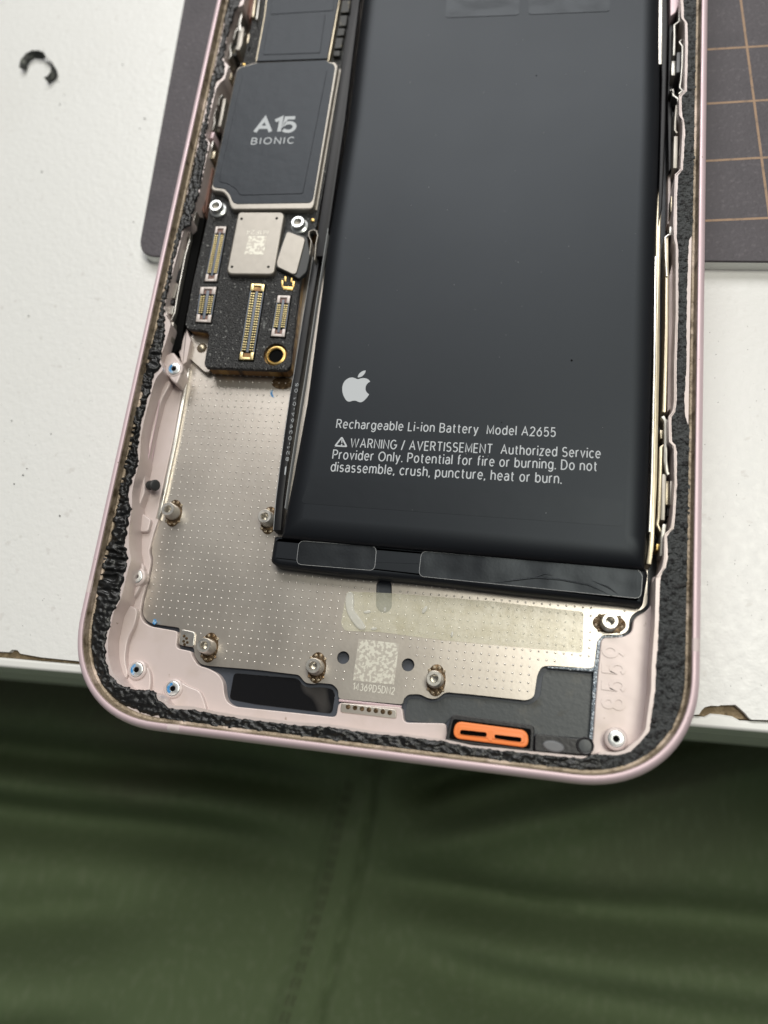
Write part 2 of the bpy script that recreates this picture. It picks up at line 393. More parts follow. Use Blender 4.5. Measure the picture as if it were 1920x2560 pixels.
# ================================================================== desk
desk = tagged(empty('desk', (30, 250, -2)), 'white textured laminate desk with chipped front edge', 'desk')
k_ = 0.025
def eline(x, d=0): return 7.25 + k_ * (x + 15.6) - d
LAMF = [(0, 1629), (23, 1630), (30, 1624), (43, 1625), (51, 1634), (101, 1643), (190, 1652)]
RAMF = [(1735, 1787), (1748, 1786), (1754, 1776), (1762, 1768), (1779, 1764), (1798, 1765), (1801, 1763), (1839, 1762), (1851, 1772), (1864, 1784), (1872, 1794), (1879, 1799), (1920, 1800)]
lf = PL(LAMF, -2); rf = PL(RAMF, -2)
mid = []
for i in range(1, 60):
    x = lf[-1][0] + (rf[0][0] - lf[-1][0]) * i / 60
    y = lf[-1][1] + (rf[0][1] - lf[-1][1]) * i / 60 + .12 * noise.noise(Vector((x * .8, 0, 0)))
    mid.append((x, y))
ext_l = [(-420 + i * 4, eline(-420 + i * 4) + .15 * noise.noise(Vector((i * 1.7, 4, 0)))) for i in range(100)]
ext_r = [(rf[-1][0] + 3 + i * 4, eline(rf[-1][0] + 3 + i * 4) + .15 * noise.noise(Vector((i * 1.7, 9, 0)))) for i in range(90)]
lam = ext_l + lf + mid + rf + ext_r + [(450, 620), (-420, 620)]
prism('laminate_sheet', lam, -2.75, -2.0, M['laminate'], desk)
XR = 446
prism('chipboard_core', [(-420, eline(-420, .42)), (XR, eline(XR, .42)), (XR, 615), (-420, 615)], -16, -2.75, M['chipboard'], desk)
# band glued on the front: its top edge is broken away at the chip
bt = [(-420, eline(-420, .45))] + [(x, eline(x, .45)) for x in range(-400, 66, 8)]
bt += [(x, y) for x, y in PL([(1762, 1791), (1776, 1783), (1801, 1785), (1832, 1790), (1850, 1800)], -2.4)]
bt += [(x, eline(x, .45)) for x in range(80, XR, 8)] + [(XR, eline(XR, .45))]
bt = sorted(bt)
bo = [(x, eline(x, 1.75)) for x in range(XR, -421, -6)]
prism('edge_band', bt + bo, -13.5, -2.35, M['edge_band'], desk, bev=.42, seg=4)
prism('apron', [(-420, eline(-420, .6)), (XR, eline(XR, .6)), (XR, eline(XR, -18)), (-420, eline(-420, -18))], -62, -13.5, M['apron'], desk, bev=.5)

# ================================================================== cutting mat
cm = tagged(empty('cutting_mat', (35, 120, -2)), 'dark grey cutting mat with tan grid lines under the phone', 'cutting mat')
q0, q1 = P(460, 0, 0), P(350, 600, 0)
sl = (q1[0] - q0[0]) / (q1[1] - q0[1])
ybt = 67.2
def mleft(y): return q1[0] + (y - q1[1]) * sl
mo = fillet(ccw([(mleft(ybt), ybt), (210, ybt + .2), (210, 330), (mleft(330), 330)]), 3.2, 8)
prism('mat_base', mo, -2.0, -.35, M['mat_core'], cm)
prism('mat_surface', offset(ccw(mo), .04), -.35, 0, M['mat_top'], cm, bev=.1)
def gl(a, b, wd, dz=0):
    a = Vector(a); b = Vector(b); d = (b - a).normalized(); n = Vector((-d.y, d.x)) * wd / 2
    prism('grid_line', [tuple(a + n), tuple(b + n), tuple(b - n), tuple(a - n)], -.02, .012 + dz, M['grid_ink'], cm)
for (u0, v0, u1, v1) in ((1773, 123.5, 1920, 114.5), (1773, 259, 1920, 250), (1772, 402, 1920, 393.5), (1772, 551.5, 1920, 545)):
    a = P(u0, v0, 0); b = P(u1, v1, 0); d = ((b[0] - a[0]), (b[1] - a[1])); t = 110 / d[0]
    gl((a[0] - 3, a[1] - 3 * d[1] / d[0]), (a[0] + d[0] * t, a[1] + d[1] * t), .34)
a = P(1852, 0, 0); b = P(1907, 400, 0); e = P(1924, 545, 0)
for k in range(6):
    gl((a[0] + (a[0] - e[0]) * .25 + k * 9.53, a[1] + (a[1] - e[1]) * .25), (e[0] + k * 9.53, e[1] - .2), .32, .005)

# ================================================================== phone housing
ph = tagged(empty('phone_housing', (35.75, 73, 0)), 'pink aluminium phone housing with the display removed, metal midplate bare', 'phone housing')
W, L, RC, EX = 71.5, 146.7, 12.6, 2.22
def loop(d, n=20):
    pts = []; r = RC - d
    for cx, cy, a0 in ((W - RC, L - RC, 0), (RC, L - RC, 90), (RC, RC, 180), (W - RC, RC, 270)):
        for i in range(n + 1):
            a = math.radians(a0 + 90 * i / n); c, s_ = math.cos(a), math.sin(a)
            pts.append((cx + r * math.copysign(abs(c) ** (2 / EX), c), cy + r * math.copysign(abs(s_) ** (2 / EX), s_)))
    # densify the straight runs
    out = []
    for i, p in enumerate(pts):
        q = pts[(i + 1) % len(pts)]; out.append(p); ln = math.dist(p, q)
        if (i + 1) % (n + 1) == 0:
            for k in range(1, 24): out.append((p[0] + (q[0] - p[0]) * k / 24, p[1] + (q[1] - p[1]) * k / 24))
    return out
PROF = [(1.6, 0), (.7, .12), (.2, .5), (0, 1.1), (0, 6.75), (.08, 7.2), (.26, 7.55), (.5, 7.75), (.72, 7.8), (.88, 7.76), (.97, 7.62)]
WALL = [(.93, 7.69), (.995, 7.56), (1.02, 7.2), (1.05, 6.95), (1.14, 6.8), (1.17, 6.62), (1.42, 6.57), (1.52, 6.38)]
def sweep(name, prof, ma, idx=None, closed=True, parent=ph, grow=0):
    rings = [(loop(d - grow), z) for d, z in prof]
    n = len(rings[0][0]); ids = list(range(n)) if idx is None else idx
    vs = []; fs = []; k = len(ids)
    for lp, z in rings: vs += [(lp[i][0], lp[i][1], z) for i in ids]
    for r in range(len(rings) - 1):
        for i in range(k if idx is None else k - 1):
            j = (i + 1) % k; fs.append((r * k + i, r * k + j, (r + 1) * k + j, (r + 1) * k + i))
    if idx is not None:
        for i in (0, k - 1): fs.append(tuple(r * k + i for r in range(len(rings))))
    return mesh(name, vs, fs, ma, parent, 40)
fr = sweep('frame', PROF + [(.99, 7.2), (1.0, 5.0), (1.0, .5), (1.6, 0)], M['pink'])
# close the profile underneath: back cover
prism('back_cover', loop(.9), .15, ZF - .3, M['slate'], ph)
sweep('rim_wall', WALL, M['rim_wall'])
# antenna bands: short lengths of the frame in paler plastic
L0 = loop(0)
def band_at(u0, v0, u1, v1):
    """interpolated slice of the frame between two pixel positions on the rim"""
    a, b = Vector(P(u0, v0, 7.6)), Vector(P(u1, v1, 7.6))
    def param(p):
        best = None; n = len(L0)
        for i in range(n):
            s0, s1 = Vector(L0[i]), Vector(L0[(i + 1) % n]); d = s1 - s0
            if d.length < 1e-9: continue
            t = max(0, min(1, (p - s0).dot(d) / d.length_squared)); ds = (s0 + d * t - p).length
            if best is None or ds < best[0]: best = (ds, i + t)
        return best[1]
    t0, t1 = sorted((param(a), param(b)))
    vs = []; fs = []; K = 5; prof = PROF[2:] + [(1.0, 7.4)]
    for d, z in prof:
        lp = loop(d - .006 if d < .9 else d + .006)
        for i in range(K):
            t = t0 + (t1 - t0) * i / (K - 1); j = int(t); f_ = t - j
            p, q = lp[j % len(lp)], lp[(j + 1) % len(lp)]
            vs.append((p[0] + (q[0] - p[0]) * f_, p[1] + (q[1] - p[1]) * f_, z + (.006 if d < .9 and z > 7 else 0)))
    for r in range(len(prof) - 1):
        for i in range(K - 1): fs.append((r * K + i, r * K + i + 1, (r + 1) * K + i + 1, (r + 1) * K + i))
    o = mesh('antenna_band', vs, fs, M['band'], ph, 40)
band_at(222, 1451, 214, 1481); band_at(420, 1815, 449, 1822); band_at(1751, 1597, 1750, 1630)

# ledge that carries the display seal; its inner edge is traced
OPEN = [(1702, -120), (1700, 0), (1702, 46), (1711, 58), (1712, 127), (1710, 228), (1696, 240), (1697, 290), (1705, 302), (1705, 330),
        (1700, 425), (1686, 437), (1682, 560), (1684, 600), (1688, 614), (1688, 780), (1684, 913), (1684, 1000), (1681, 1028), (1670, 1042),
        (1671, 1105), (1683, 1117), (1685, 1210), (1680, 1290), (1676, 1322), (1660, 1335), (1659, 1393), (1655, 1419), (1640, 1442), (1637, 1561),
        (1629, 1669), (1628, 1724), (1620, 1778), (1614, 1825), (1600, 1845), (1580, 1860), (1565, 1875), (1540, 1881), (1502, 1878), (1488, 1891),
        (1450, 1890), (1397, 1885), (1325, 1878), (1252, 1870), (1180, 1863), (1110, 1848), (1002, 1834), (929, 1827), (821, 1810), (740, 1805),
        (652, 1795), (585, 1786), (517, 1775), (484, 1766), (430, 1764), (408, 1757), (396, 1738), (380, 1728), (342, 1728), (315, 1719),
        (298, 1704), (280, 1677), (270, 1640), (270, 1596), (284, 1530), (302, 1498), (311, 1464), (318, 1431), (328, 1400), (322, 1366),
        (322, 1332), (327, 1290), (330, 1265), (330, 1231), (336, 1198), (346, 1164), (350, 1147), (352, 1096), (358, 1062), (366, 1029),
        (375, 995), (384, 961), (392, 942), (408, 925), (404, 910), (400, 894), (413, 860), (427, 812), (424, 802), (417, 793),
        (411, 775), (415, 745), (460, 570), (478, 555), (481, 524), (499, 479), (516, 395), (525, 356), (518, 350), (513, 341),
        (516, 325), (540, 223), (551, 205), (561, 199), (572, 163), (563, 157), (558, 145), (563, 120), (578, 39), (587, 21),
        (608, 12), (614, -20), (640, -120)]
op = ccw(PL(OPEN, ZL))
op = fillet(op, .35, 3)
prism('seal_ledge', loop(1.15), .9, ZL, M['pink_inner'], ph, holes=[op])
# a fine raised lip along the opening on the right
lipp = PL(OPEN[1:29], ZL)
lp = fillet(lipp + lipp[::-1], .001) if 0 else lipp
vs, fs = tube_geo([(x + .12, y, ZL + .02) for x, y in lipp], .11, 6)
mesh('lip', vs, fs, M['pink_inner'], ph, 60)
# floor behind everything
prism('inner_floor', loop(1.6), ZF - .3, ZF, M['slate'], ph)

# ---- midplate
PLATE = [(1618, 1485), (1619, 1507), (1610, 1521), (1585, 1532), (1574, 1546), (1571, 1575), (1556, 1586), (1505, 1588), (1498, 1597),
         (1491, 1662), (1477, 1671), (1375, 1664), (1354, 1666), (1343, 1687), (1335, 1742), (1317, 1751), (1180, 1736), (1114, 1730), (1092, 1747), (1074, 1747),
         (1049, 1735), (1020, 1736), (1009, 1747), (1007, 1761), (846, 1747), (846, 1725), (832, 1710), (795, 1707), (785, 1710), (763, 1707),
         (748, 1687), (640, 1674), (517, 1664), (501, 1660), (487, 1640), (485, 1618), (446, 1612), (450, 1569), (379, 1559), (364, 1549), (357, 1532),
         (362, 1498), (379, 1431), (384, 1400), (379, 1380), (384, 1330), (399, 1265), (436, 1096), (467, 921), (480, 860), (520, 600), (640, -60), (1650, -60)]
pl = fillet(ccw(PL(PLATE, ZP)), .4, 3)
slot = [P(960 + 20 * math.cos(t), (1468 if math.sin(t) < 0 else 1510) + 22 * math.sin(t), ZP) for t in [i * math.pi / 12 for i in range(24)]]
holes = [slot, circle(P(858, 1644, ZP), .76), circle(P(1020, 1662, ZP), .76)]
prism('midplate', pl, ZP - .45, ZP, M['steel'], ph, holes=holes)
# bright upturned flange along the left side of the plate
fl = PL([(391, 1296), (399, 1265), (418, 1180), (436, 1096), (452, 1010), (467, 921)], 2.7)
vs, fs = ribbon_geo([(x + .15, y) for x, y in fl], (ZP - .2, 2.75), .5)
mesh('plate_flange', vs, fs, M['steel_bright'], ph)
# dimples pressed in the plate
geo = []
battpoly = PL([(690, 1420), (1610, 1520), (1640, 0), (880, 0)], ZP)
patch = [P(u, v, ZP) for u, v in ((868, 1588), (1018, 1600), (1005, 1752), (862, 1742))]
STAND = [(419, 1272, 0), (661, 1290, 0), (509, 1613, 0), (782, 1664, 0), (1085, 1696, 0), (1526, 1552, 1)]
ZT = 4.1
sc_ = [P(u, v, ZT) for u, v, _ in STAND]
pin_ = offset(pl, .55)
for i in range(70):
    for j in range(70):
        x, y = 5.2 + i * .935, 8.4 + j * .925
        if y > 55 or not inside((x, y), pin_) or inside((x, y), battpoly) or inside((x, y), patch): continue
        if any(math.dist((x, y), c) < 2.1 for c in sc_): continue
        if any(math.dist((x, y), P(u, v, ZP)) < 1.3 for u, v in ((858, 1644), (1020, 1662), (960, 1475), (957, 1505))): continue
        geo.append(lathe_geo((x, y), [(.13, ZP - .01), (.10, ZP + .04), (.05, ZP + .065), (.02, ZP + .07)], 8))
        if False:
            geo.append(lathe_geo((x + .46 + random.uniform(-.03, .03), y + .46), [(.09, ZP - .01), (.05, ZP + .014)], 6))
vs, fs = join(geo)
tagged(mesh('dimples', vs, fs, M['dimple'], ph, 60), kind='stuff')
# etched square patch and serial under it (the code itself is left out)
prism('etched_patch', PL([(897, 1597), (998, 1609), (985, 1712), (882, 1701)], ZP), ZP - .02, ZP + .012, M['etch'], ph)
text('etched_serial', '14369D5DN2', P(882, 1724, ZP), P(985, 1736, ZP), .78, ZP + .012, M['etch_text'], ph)

# ---- pink floor blocks of the housing around the plate
INNER = loop(1.5)
def clamp_in(poly):
    out = []
    for p in poly:
        if inside(p, INNER): out.append(p); continue
        best = None
        for i in range(len(INNER)):
            a_, b_ = Vector(INNER[i - 1]), Vector(INNER[i]); e_ = b_ - a_
            if e_.length < 1e-9: continue
            t = max(0, min(1, (Vector(p) - a_).dot(e_) / e_.length_squared)); q = a_ + e_ * t; d_ = (q - Vector(p)).length
            if best is None or d_ < best[0]: best = (d_, (q.x, q.y))
        out.append(best[1])
    return out
BLK = [(384, 1334), (388, 1322), (399, 1290), (397, 1262), (434, 1096), (465, 921), (470, 895), (400, 890), (330, 1000), (270, 1200), (210, 1500), (215, 1680), (260, 1760), (360, 1815), (740, 1850), (1120, 1890), (1116, 1808), (1010, 1806), (1006, 1768),
       (846, 1756), (840, 1793), (740, 1782), (585, 1766), (568, 1755), (561, 1738), (558, 1704), (545, 1684), (517, 1669), (495, 1664), (480, 1640), (478, 1628), (440, 1620), (445, 1578), (377, 1566), (358, 1555), (350, 1534),
       (356, 1498), (373, 1431), (378, 1400), (372, 1380)]
bl = fillet(ccw(clamp_in(PL(BLK, 2.65))), .5, 3)
prism('corner_floor', bl, ZF, 2.65, M['pink_inner'], ph, bev=.14)
BRK = [(1502, 1602), (1496, 1668), (1488, 1760), (1482, 1850), (1470, 1930), (1560, 1915), (1625, 1885), (1670, 1830), (1695, 1770), (1705, 1700), (1700, 1440), (1630, 1440), (1628, 1490), (1629, 1510), (1617, 1527), (1594, 1538), (1583, 1550), (1580, 1580), (1560, 1592), (1510, 1594)]
br = fillet(ccw(clamp_in(PL(BRK, 2.9))), .5, 3)
prism('corner_floor', br, ZF, 2.9, M['pink_inner'], ph, bev=.14)
text('embossed_number', '8559', P(1560, 1772, 2.93), P(1561, 1617, 2.93), 2.25, 2.985, M['pink_inner'], ph, wt=.19)
em = [o for o in ph.children if o.name.startswith('embossed_number')][0]
sm = em.modifiers.new('thickness', 'SOLIDIFY'); sm.thickness = .0002; sm.offset = -1
# seal bead between plate and right corner floor, its glints painted in the colour
bead = PL([(1478, 1850), (1484, 1790), (1490, 1700), (1493, 1668), (1499, 1604), (1506, 1593), (1556, 1590)], 2.3)
vs, fs = tube_geo([(x, y, 2.25) for x, y in bead], [.25, .3, .34, .36, .26, .22, .16], 7)
mesh('seal_bead', vs, fs, M['seal_glint'], ph, 60)
bead2 = PL([(1500, 1664), (1478, 1675), (1430, 1672), (1370, 1668)], 2.15)
vs, fs = tube_geo([(x, y, 2.05) for x, y in bead2], [.3, .24, .16, .1], 7)
mesh('seal_bead', vs, fs, M['seal_glint'], ph, 60)

# stepped terraces inside the lower left corner
def terr(px, z0, z1, r=.5, ma='pink_inner', bev=.2): return prism('inner_step', fillet(ccw(clamp_in(PL(px, z1))), r), z0, z1, M[ma], ph, bev)
terr([(262, 1500), (300, 1506), (345, 1520), (338, 1560), (318, 1600), (312, 1650), (322, 1690), (300, 1715), (255, 1690), (235, 1600)], 2.4, 3.5, .8)
terr([(316, 1700), (330, 1668), (352, 1655), (374, 1672), (378, 1705), (372, 1735), (400, 1752), (380, 1775), (300, 1750)], 2.4, 3.3, .8)
terr([(404, 1725), (415, 1702), (445, 1700), (470, 1715), (500, 1726), (512, 1755), (520, 1790), (440, 1790), (405, 1765)], 2.4, 3.2, .6)
terr([(318, 1400), (350, 1402), (362, 1418), (350, 1470), (332, 1500), (300, 1505), (290, 1460)], 2.4, 3.4, .8)
# left channel: ridges, step and pads
terr([(383, 942), (402, 930), (428, 955), (404, 1000), (382, 1090), (366, 1160), (352, 1170), (340, 1160), (360, 1050)], 2.4, 3.9, .5)
terr([(336, 1195), (362, 1180), (362, 1230), (345, 1275), (322, 1290), (310, 1240)], 2.4, 4.2, .4)
terr([(322, 1300), (345, 1276), (378, 1298), (370, 1330), (340, 1330), (315, 1322)], 2.4, 3.3, .4)
for px, z in (([(399, 1000), (393, 1040), (378, 1110), (370, 1150)], 3.92), ([(413, 985), (404, 1030), (389, 1100), (374, 1180)], 2.8)):
    q = PL(px, z); vs, fs = tube_geo([(x, y, z) for x, y in q], .1, 6); mesh('ridge', vs, fs, M['pink'], ph, 60)
pp('screw_pad', [(411, 918), (402, 895), (432, 878), (452, 905), (453, 935), (441, 962), (425, 948)], 2.4, 5.0, M['pink_inner'], ph, r=.5, bev=.25)
# screw bosses
def boss(u, v, z, blue, base):
    c = P(u, v, z)
    b = lathe('screw_boss', c, [(1.25, base), (1.22, z - .25), (1.05, z - .12), (.98, z - .1), (.9, z - .1), (.88, z - 1.2)], M['pink_inner'], ph)
    lathe('washer', c, [(.86, z - .3), (.86, z - .03), (.80, z), (.40, z), (.33, z - .08), (.33, z - .9)], M['washer'], b)
    lathe('screw_hole', c, [(.34, z - .6), (.34, z - .2), (.30, z - .19), (.0, z - .19)], M['hole'], b, n=16)
    if blue:
        a0 = random.uniform(1.6, 2.4); n = 12
        pts = [(c[0] + (.70) * math.cos(a0 + t * 2.6 / n), c[1] + .70 * math.sin(a0 + t * 2.6 / n)) for t in range(n + 1)]
        pts += [(c[0] + .37 * math.cos(a0 + t * 2.6 / n), c[1] + .37 * math.sin(a0 + t * 2.6 / n)) for t in range(n, -1, -1)]
        prism('thread_lock', pts, z - .02, z + .012, M['blue_lock'], b)
boss(339, 1441, 3.75, 0, 2.4); boss(340, 1674, 3.7, 1, 2.4); boss(431, 1721, 3.5, 1, 2.4); boss(1541, 1847, 4.4, 0, 2.5); boss(434, 921, 5.2, 1, 4.6)
# small smear of blue thread lock
prism('blue_mark', PL([(381, 1558), (384, 1548), (389, 1548), (392, 1556), (386, 1562)], 2.7), 2.6, 2.72, M['blue_lock'], ph)
prism('blue_mark', PL([(290, 1693), (298, 1697), (302, 1708), (294, 1709)], 4.5), 3.4, 4.5, M['blue_lock'], ph)
prism('blue_mark', PL([(677, 975), (683, 976), (681, 984), (686, 994), (680, 993), (676, 985)], ZP), ZP, ZP + .02, M['blue_lock'], ph)

# standoffs welded to the plate
for (u, v, hor), c in zip(STAND, sc_):
    rot = 0 if hor else math.radians(90) + .03
    dx, dy = (.05, -.02)
    fb = prism('weld_flange', circle((c[0] + dx, c[1] + dy), 1.85, 28, ry=1.12, rot=rot), ZP - .1, ZP + .06, M['weld'], ph, bev=.04)
    for k in range(8):
        a = (k % 4 - 1.5) * .5 + (0 if k < 4 else math.pi)
        x, y = 1.5 * math.cos(a) , 1.25 * math.sin(a)
        xx, yy = x * math.cos(rot) - y * math.sin(rot), x * math.sin(rot) + y * math.cos(rot)
        lathe('weld_spot', (c[0] + dx + xx, c[1] + dy + yy), [(.2, ZP + .03), (.17, ZP + .10), (.12, ZP + .115), (.08, ZP + .07), (.02, ZP + .06)], M['weld_bead'], fb, n=10)
    so = lathe('standoff', c, [(1.0, ZP), (1.0, ZP + .5), (.92, ZP + .6), (.92, ZT - .14), (.84, ZT), (.52, ZT), (.44, ZT - .1), (.42, ZT - 1.5), (.01, ZT - 1.5)], M['steel_bright'], ph)
# weld marks under the board's lower edge
c = P(706, 958, ZP)
prism('weld_flange', circle(c, 1.5, 24, ry=.9), ZP - .1, ZP + .05, M['weld'], ph)

# tab with brown weld marks next to the lower left standoff
pp('weld_tab', [(452, 1572), (488, 1580), (484, 1618), (447, 1612)], ZP - .2, ZP + .25, M['steel_bright'], ph, r=.4, bev=.1)
for k, (u, v) in enumerate(((460, 1590), (466, 1596), (459, 1603), (468, 1606), (461, 1611))):
    lathe('weld_spot', P(u, v, ZP + .3), [(.2, ZP + .2), (.18, ZP + .29), (.05, ZP + .3)], M['weld'], ph, n=10)
# strip with seven brown spots
pp('spot_strip', [(853, 1757), (991, 1774), (991, 1797), (850, 1781)], ZF, ZP + .55, M['steel'], ph, r=.3, bev=.08)
for k in range(7):
    lathe('brown_spot', P(870 + k * 17.4, 1767 + k * 2.4, ZP + .6), [(.30, ZP + .5), (.27, ZP + .6), (.13, ZP + .61), (.07, ZP + .56)], M['weld'], ph, n=14)
q = PL([(848, 1751), (1004, 1767)], ZP + .1); vs, fs = tube_geo([(x, y, ZP + .1) for x, y in q], .14, 6); mesh('ridge', vs, fs, M['pink'], ph, 60)

# black stickers in the lower recesses
def lift(name, px, ma, r=.3, th=.09): return pp(name, px, ZF - .02, ZF + th, M[ma], ph, r=r, bev=.03)
lift('black_sticker', [(585, 1682), (640, 1687), (745, 1696), (756, 1712), (770, 1719), (806, 1718), (830, 1722), (838, 1734), (830, 1784), (640, 1761), (573, 1748)], 'gloss_sticker', .5)
lift('grey_sticker', [(1018, 1748), (1056, 1747), (1074, 1757), (1096, 1754), (1117, 1741), (1240, 1750), (1325, 1763), (1350, 1742), (1357, 1687), (1368, 1677), (1477, 1687), (1486, 1702), (1478, 1846), (1335, 1838), (1336, 1815), (1128, 1791), (1112, 1812), (1012, 1801)], 'grey_sticker', .5)

# orange seal of the port in its black housing
po = pp('port_housing', [(1128, 1790), (1141, 1786), (1330, 1813), (1336, 1822), (1333, 1880), (1112, 1853)], ZF, 4.6, M['black_plastic'], ph, r=.25, bev=.12,
        holes=())
pr = pp('port_recess', [(1133, 1797), (1328, 1822), (1326, 1873), (1122, 1847)], 4.4, 4.63, M['hole'], ph, r=.3)
def pq(px, z): return PL(px, z)
oo = fillet(ccw(pq([(1138, 1802), (1320, 1826), (1322, 1870), (1131, 1845)], 5.1)), .95, 8)
os1 = fillet(ccw(pq([(1151, 1824), (1217, 1831), (1217, 1843), (1149, 1836)], 5.1)), .3, 4)
os2 = fillet(ccw(pq([(1236, 1836), (1304, 1844), (1303, 1856), (1236, 1846)], 5.1)), .3, 4)
og = prism('orange_port_seal', oo, 4.5, 5.1, M['orange'], ph, bev=.16, holes=[os1, os2])
og['label'] = 'orange rubber seal with two slots'
ring = offset(ccw(oo), .42)
prism('seal_inner_step', ring, 4.5, 5.17, M['orange'], og, bev=.08, holes=[os1, os2])
prism('seal_bridge', fillet(ccw(PL([(1222, 1825), (1232, 1826), (1230, 1852), (1220, 1850)], 5.2)), .1), 4.6, 5.21, M['orange'], og)
pp('mic_housing', [(1337, 1834), (1480, 1850), (1482, 1872), (1472, 1888), (1336, 1878)], ZF, 4.5, M['black_plastic'], ph, r=.3, bev=.12)
c = P(1384, 1866, 4.7); prism('grey_dome', circle(c, 1.2, 24, ry=.62, rot=-.1), 4.4, 4.75, M['grey_dome'], ph, bev=.25)
c = P(1463, 1864, 4.7); lathe('round_socket', c, [(.95, 4.3), (.95, 4.6), (.85, 4.66), (.72, 4.6), (.66, 4.2)], M['black_plastic'], ph)
lathe('round_window', c, [(.66, 4.4), (.66, 4.56), (.6, 4.57)], M['grey_sticker'], ph)

# black rubber post in the left channel
def spool(u, v, z):
    c = P(u, v, z); ax = Vector((.82, -.12, .55)).normalized(); b = Vector((c[0], c[1], z))
    path = [b + ax * t for t in (-1.5, -1.15, -1.1, -.5, -.45, -.05, 0, .06)]
    vs, fs = tube_geo([tuple(p) for p in path], [.62, .62, .45, .45, .70, .72, .66, .5], 20)
    mesh('rubber_post', vs, fs, M['rubber'], ph, 40)
spool(389, 1213, 4.3)

# ---- display seal adhesive, scraped and lumpy
LEFT = [(0, 570, 606), (30, 564, 587), (60, 560, 578), (90, 554, 569), (150, 542, 558), (165, 537, 564), (190, 530, 560), (210, 526, 539), (240, 522, 533), (300, 510, 522), (340, 499, 513),
        (361, 496, 522), (392, 487, 516), (450, 474, 505), (482, 468, 498), (520, 457, 486), (540, 453, 482), (564, 447, 477), (572, 445, 460), (600, 436, 450), (631, 430, 442), (661, 423, 433), (691, 417, 429), (721, 409, 421),
        (751, 403, 414), (781, 398, 410), (811, 393, 414), (842, 386, 412), (860, 381, 409), (894, 364, 402), (917, 362, 402), (941, 357, 384), (961, 353, 381), (995, 345, 370), (1029, 337, 362), (1062, 333, 353), (1096, 325, 348), (1130, 320, 343),
        (1147, 316, 348), (1164, 308, 345), (1198, 301, 332), (1231, 298, 322), (1265, 293, 325), (1282, 288, 328), (1299, 281, 323), (1332, 269, 318), (1366, 264, 313), (1400, 256, 323), (1431, 247, 314), (1464, 239, 306), (1498, 236, 300),
        (1522, 236, 288), (1549, 226, 279), (1582, 227, 271), (1616, 227, 264), (1650, 231, 266), (1684, 242, 276)]
pairs = [((o, v), (i, v), 'L') for v, o, i in LEFT]
pairs.insert(0, ((592, -100), (630, -100), 'L'))
pairs += [((252, 1714), (291, 1704), 'L'), ((271, 1736), (315, 1717), 'L'), ((291, 1755), (342, 1724), 'L'), ((315, 1768), (366, 1724), 'L'), ((349, 1778), (386, 1727), 'L'), ((382, 1790), (398, 1750), 'L'), ((416, 1800), (425, 1770), 'B'),
          ((484, 1815), (490, 1774), 'B'), ((551, 1822), (552, 1787), 'B'), ((619, 1832), (620, 1798), 'B'), ((740, 1846), (740, 1812), 'B'), ((821, 1856), (822, 1816), 'B'), ((929, 1867), (930, 1833), 'B'), ((1002, 1876), (1003, 1839), 'B'), ((1110, 1888), (1112, 1853), 'B'),
          ((1180, 1898), (1182, 1868), 'B'), ((1252, 1908), (1254, 1875), 'B'), ((1325, 1916), (1327, 1883), 'B'), ((1397, 1924), (1399, 1890), 'B'), ((1451, 1930), (1452, 1895), 'B'), ((1505, 1930), (1495, 1884), 'R'), ((1560, 1922), (1545, 1887), 'R'), ((1614, 1898), (1575, 1878), 'R'),
          ((1661, 1861), (1597, 1857), 'R'), ((1694, 1814), (1621, 1828), 'R'), ((1712, 1760), (1628, 1778), 'R'), ((1721, 1705), (1636, 1724), 'R'), ((1724, 1660), (1637, 1669), 'R'), ((1724, 1597), (1642, 1610), 'R'), ((1726, 1540), (1645, 1545), 'R')]
RIGHT = [(1488, 1646, 1726), (1452, 1648, 1726), (1430, 1653, 1725), (1419, 1662, 1726), (1393, 1668, 1728), (1341, 1666, 1726), (1331, 1673, 1725), (1322, 1683, 1725), (1288, 1687, 1729), (1210, 1691, 1730), (1131, 1691, 1732), (1113, 1688, 1732), (1104, 1679, 1732), (1073, 1677, 1732),
         (1058, 1677, 1720), (1042, 1678, 1715), (1030, 1687, 1713), (1000, 1691, 1712), (913, 1691, 1717), (782, 1695, 1717), (651, 1695, 1721), (612, 1694, 1723), (600, 1691, 1724), (590, 1690, 1730), (578, 1691, 1738), (546, 1691, 1740), (500, 1691, 1740), (438, 1694, 1741), (424, 1706, 1741), (329, 1712, 1742),
         (300, 1709, 1742), (290, 1704, 1742), (240, 1703, 1743), (228, 1716, 1743), (127, 1719, 1745), (58, 1718, 1745), (47, 1709, 1745), (0, 1707, 1746), (-100, 1707, 1748)]
pairs += [((o, v), (i, v), 'R') for v, i, o in RIGHT]
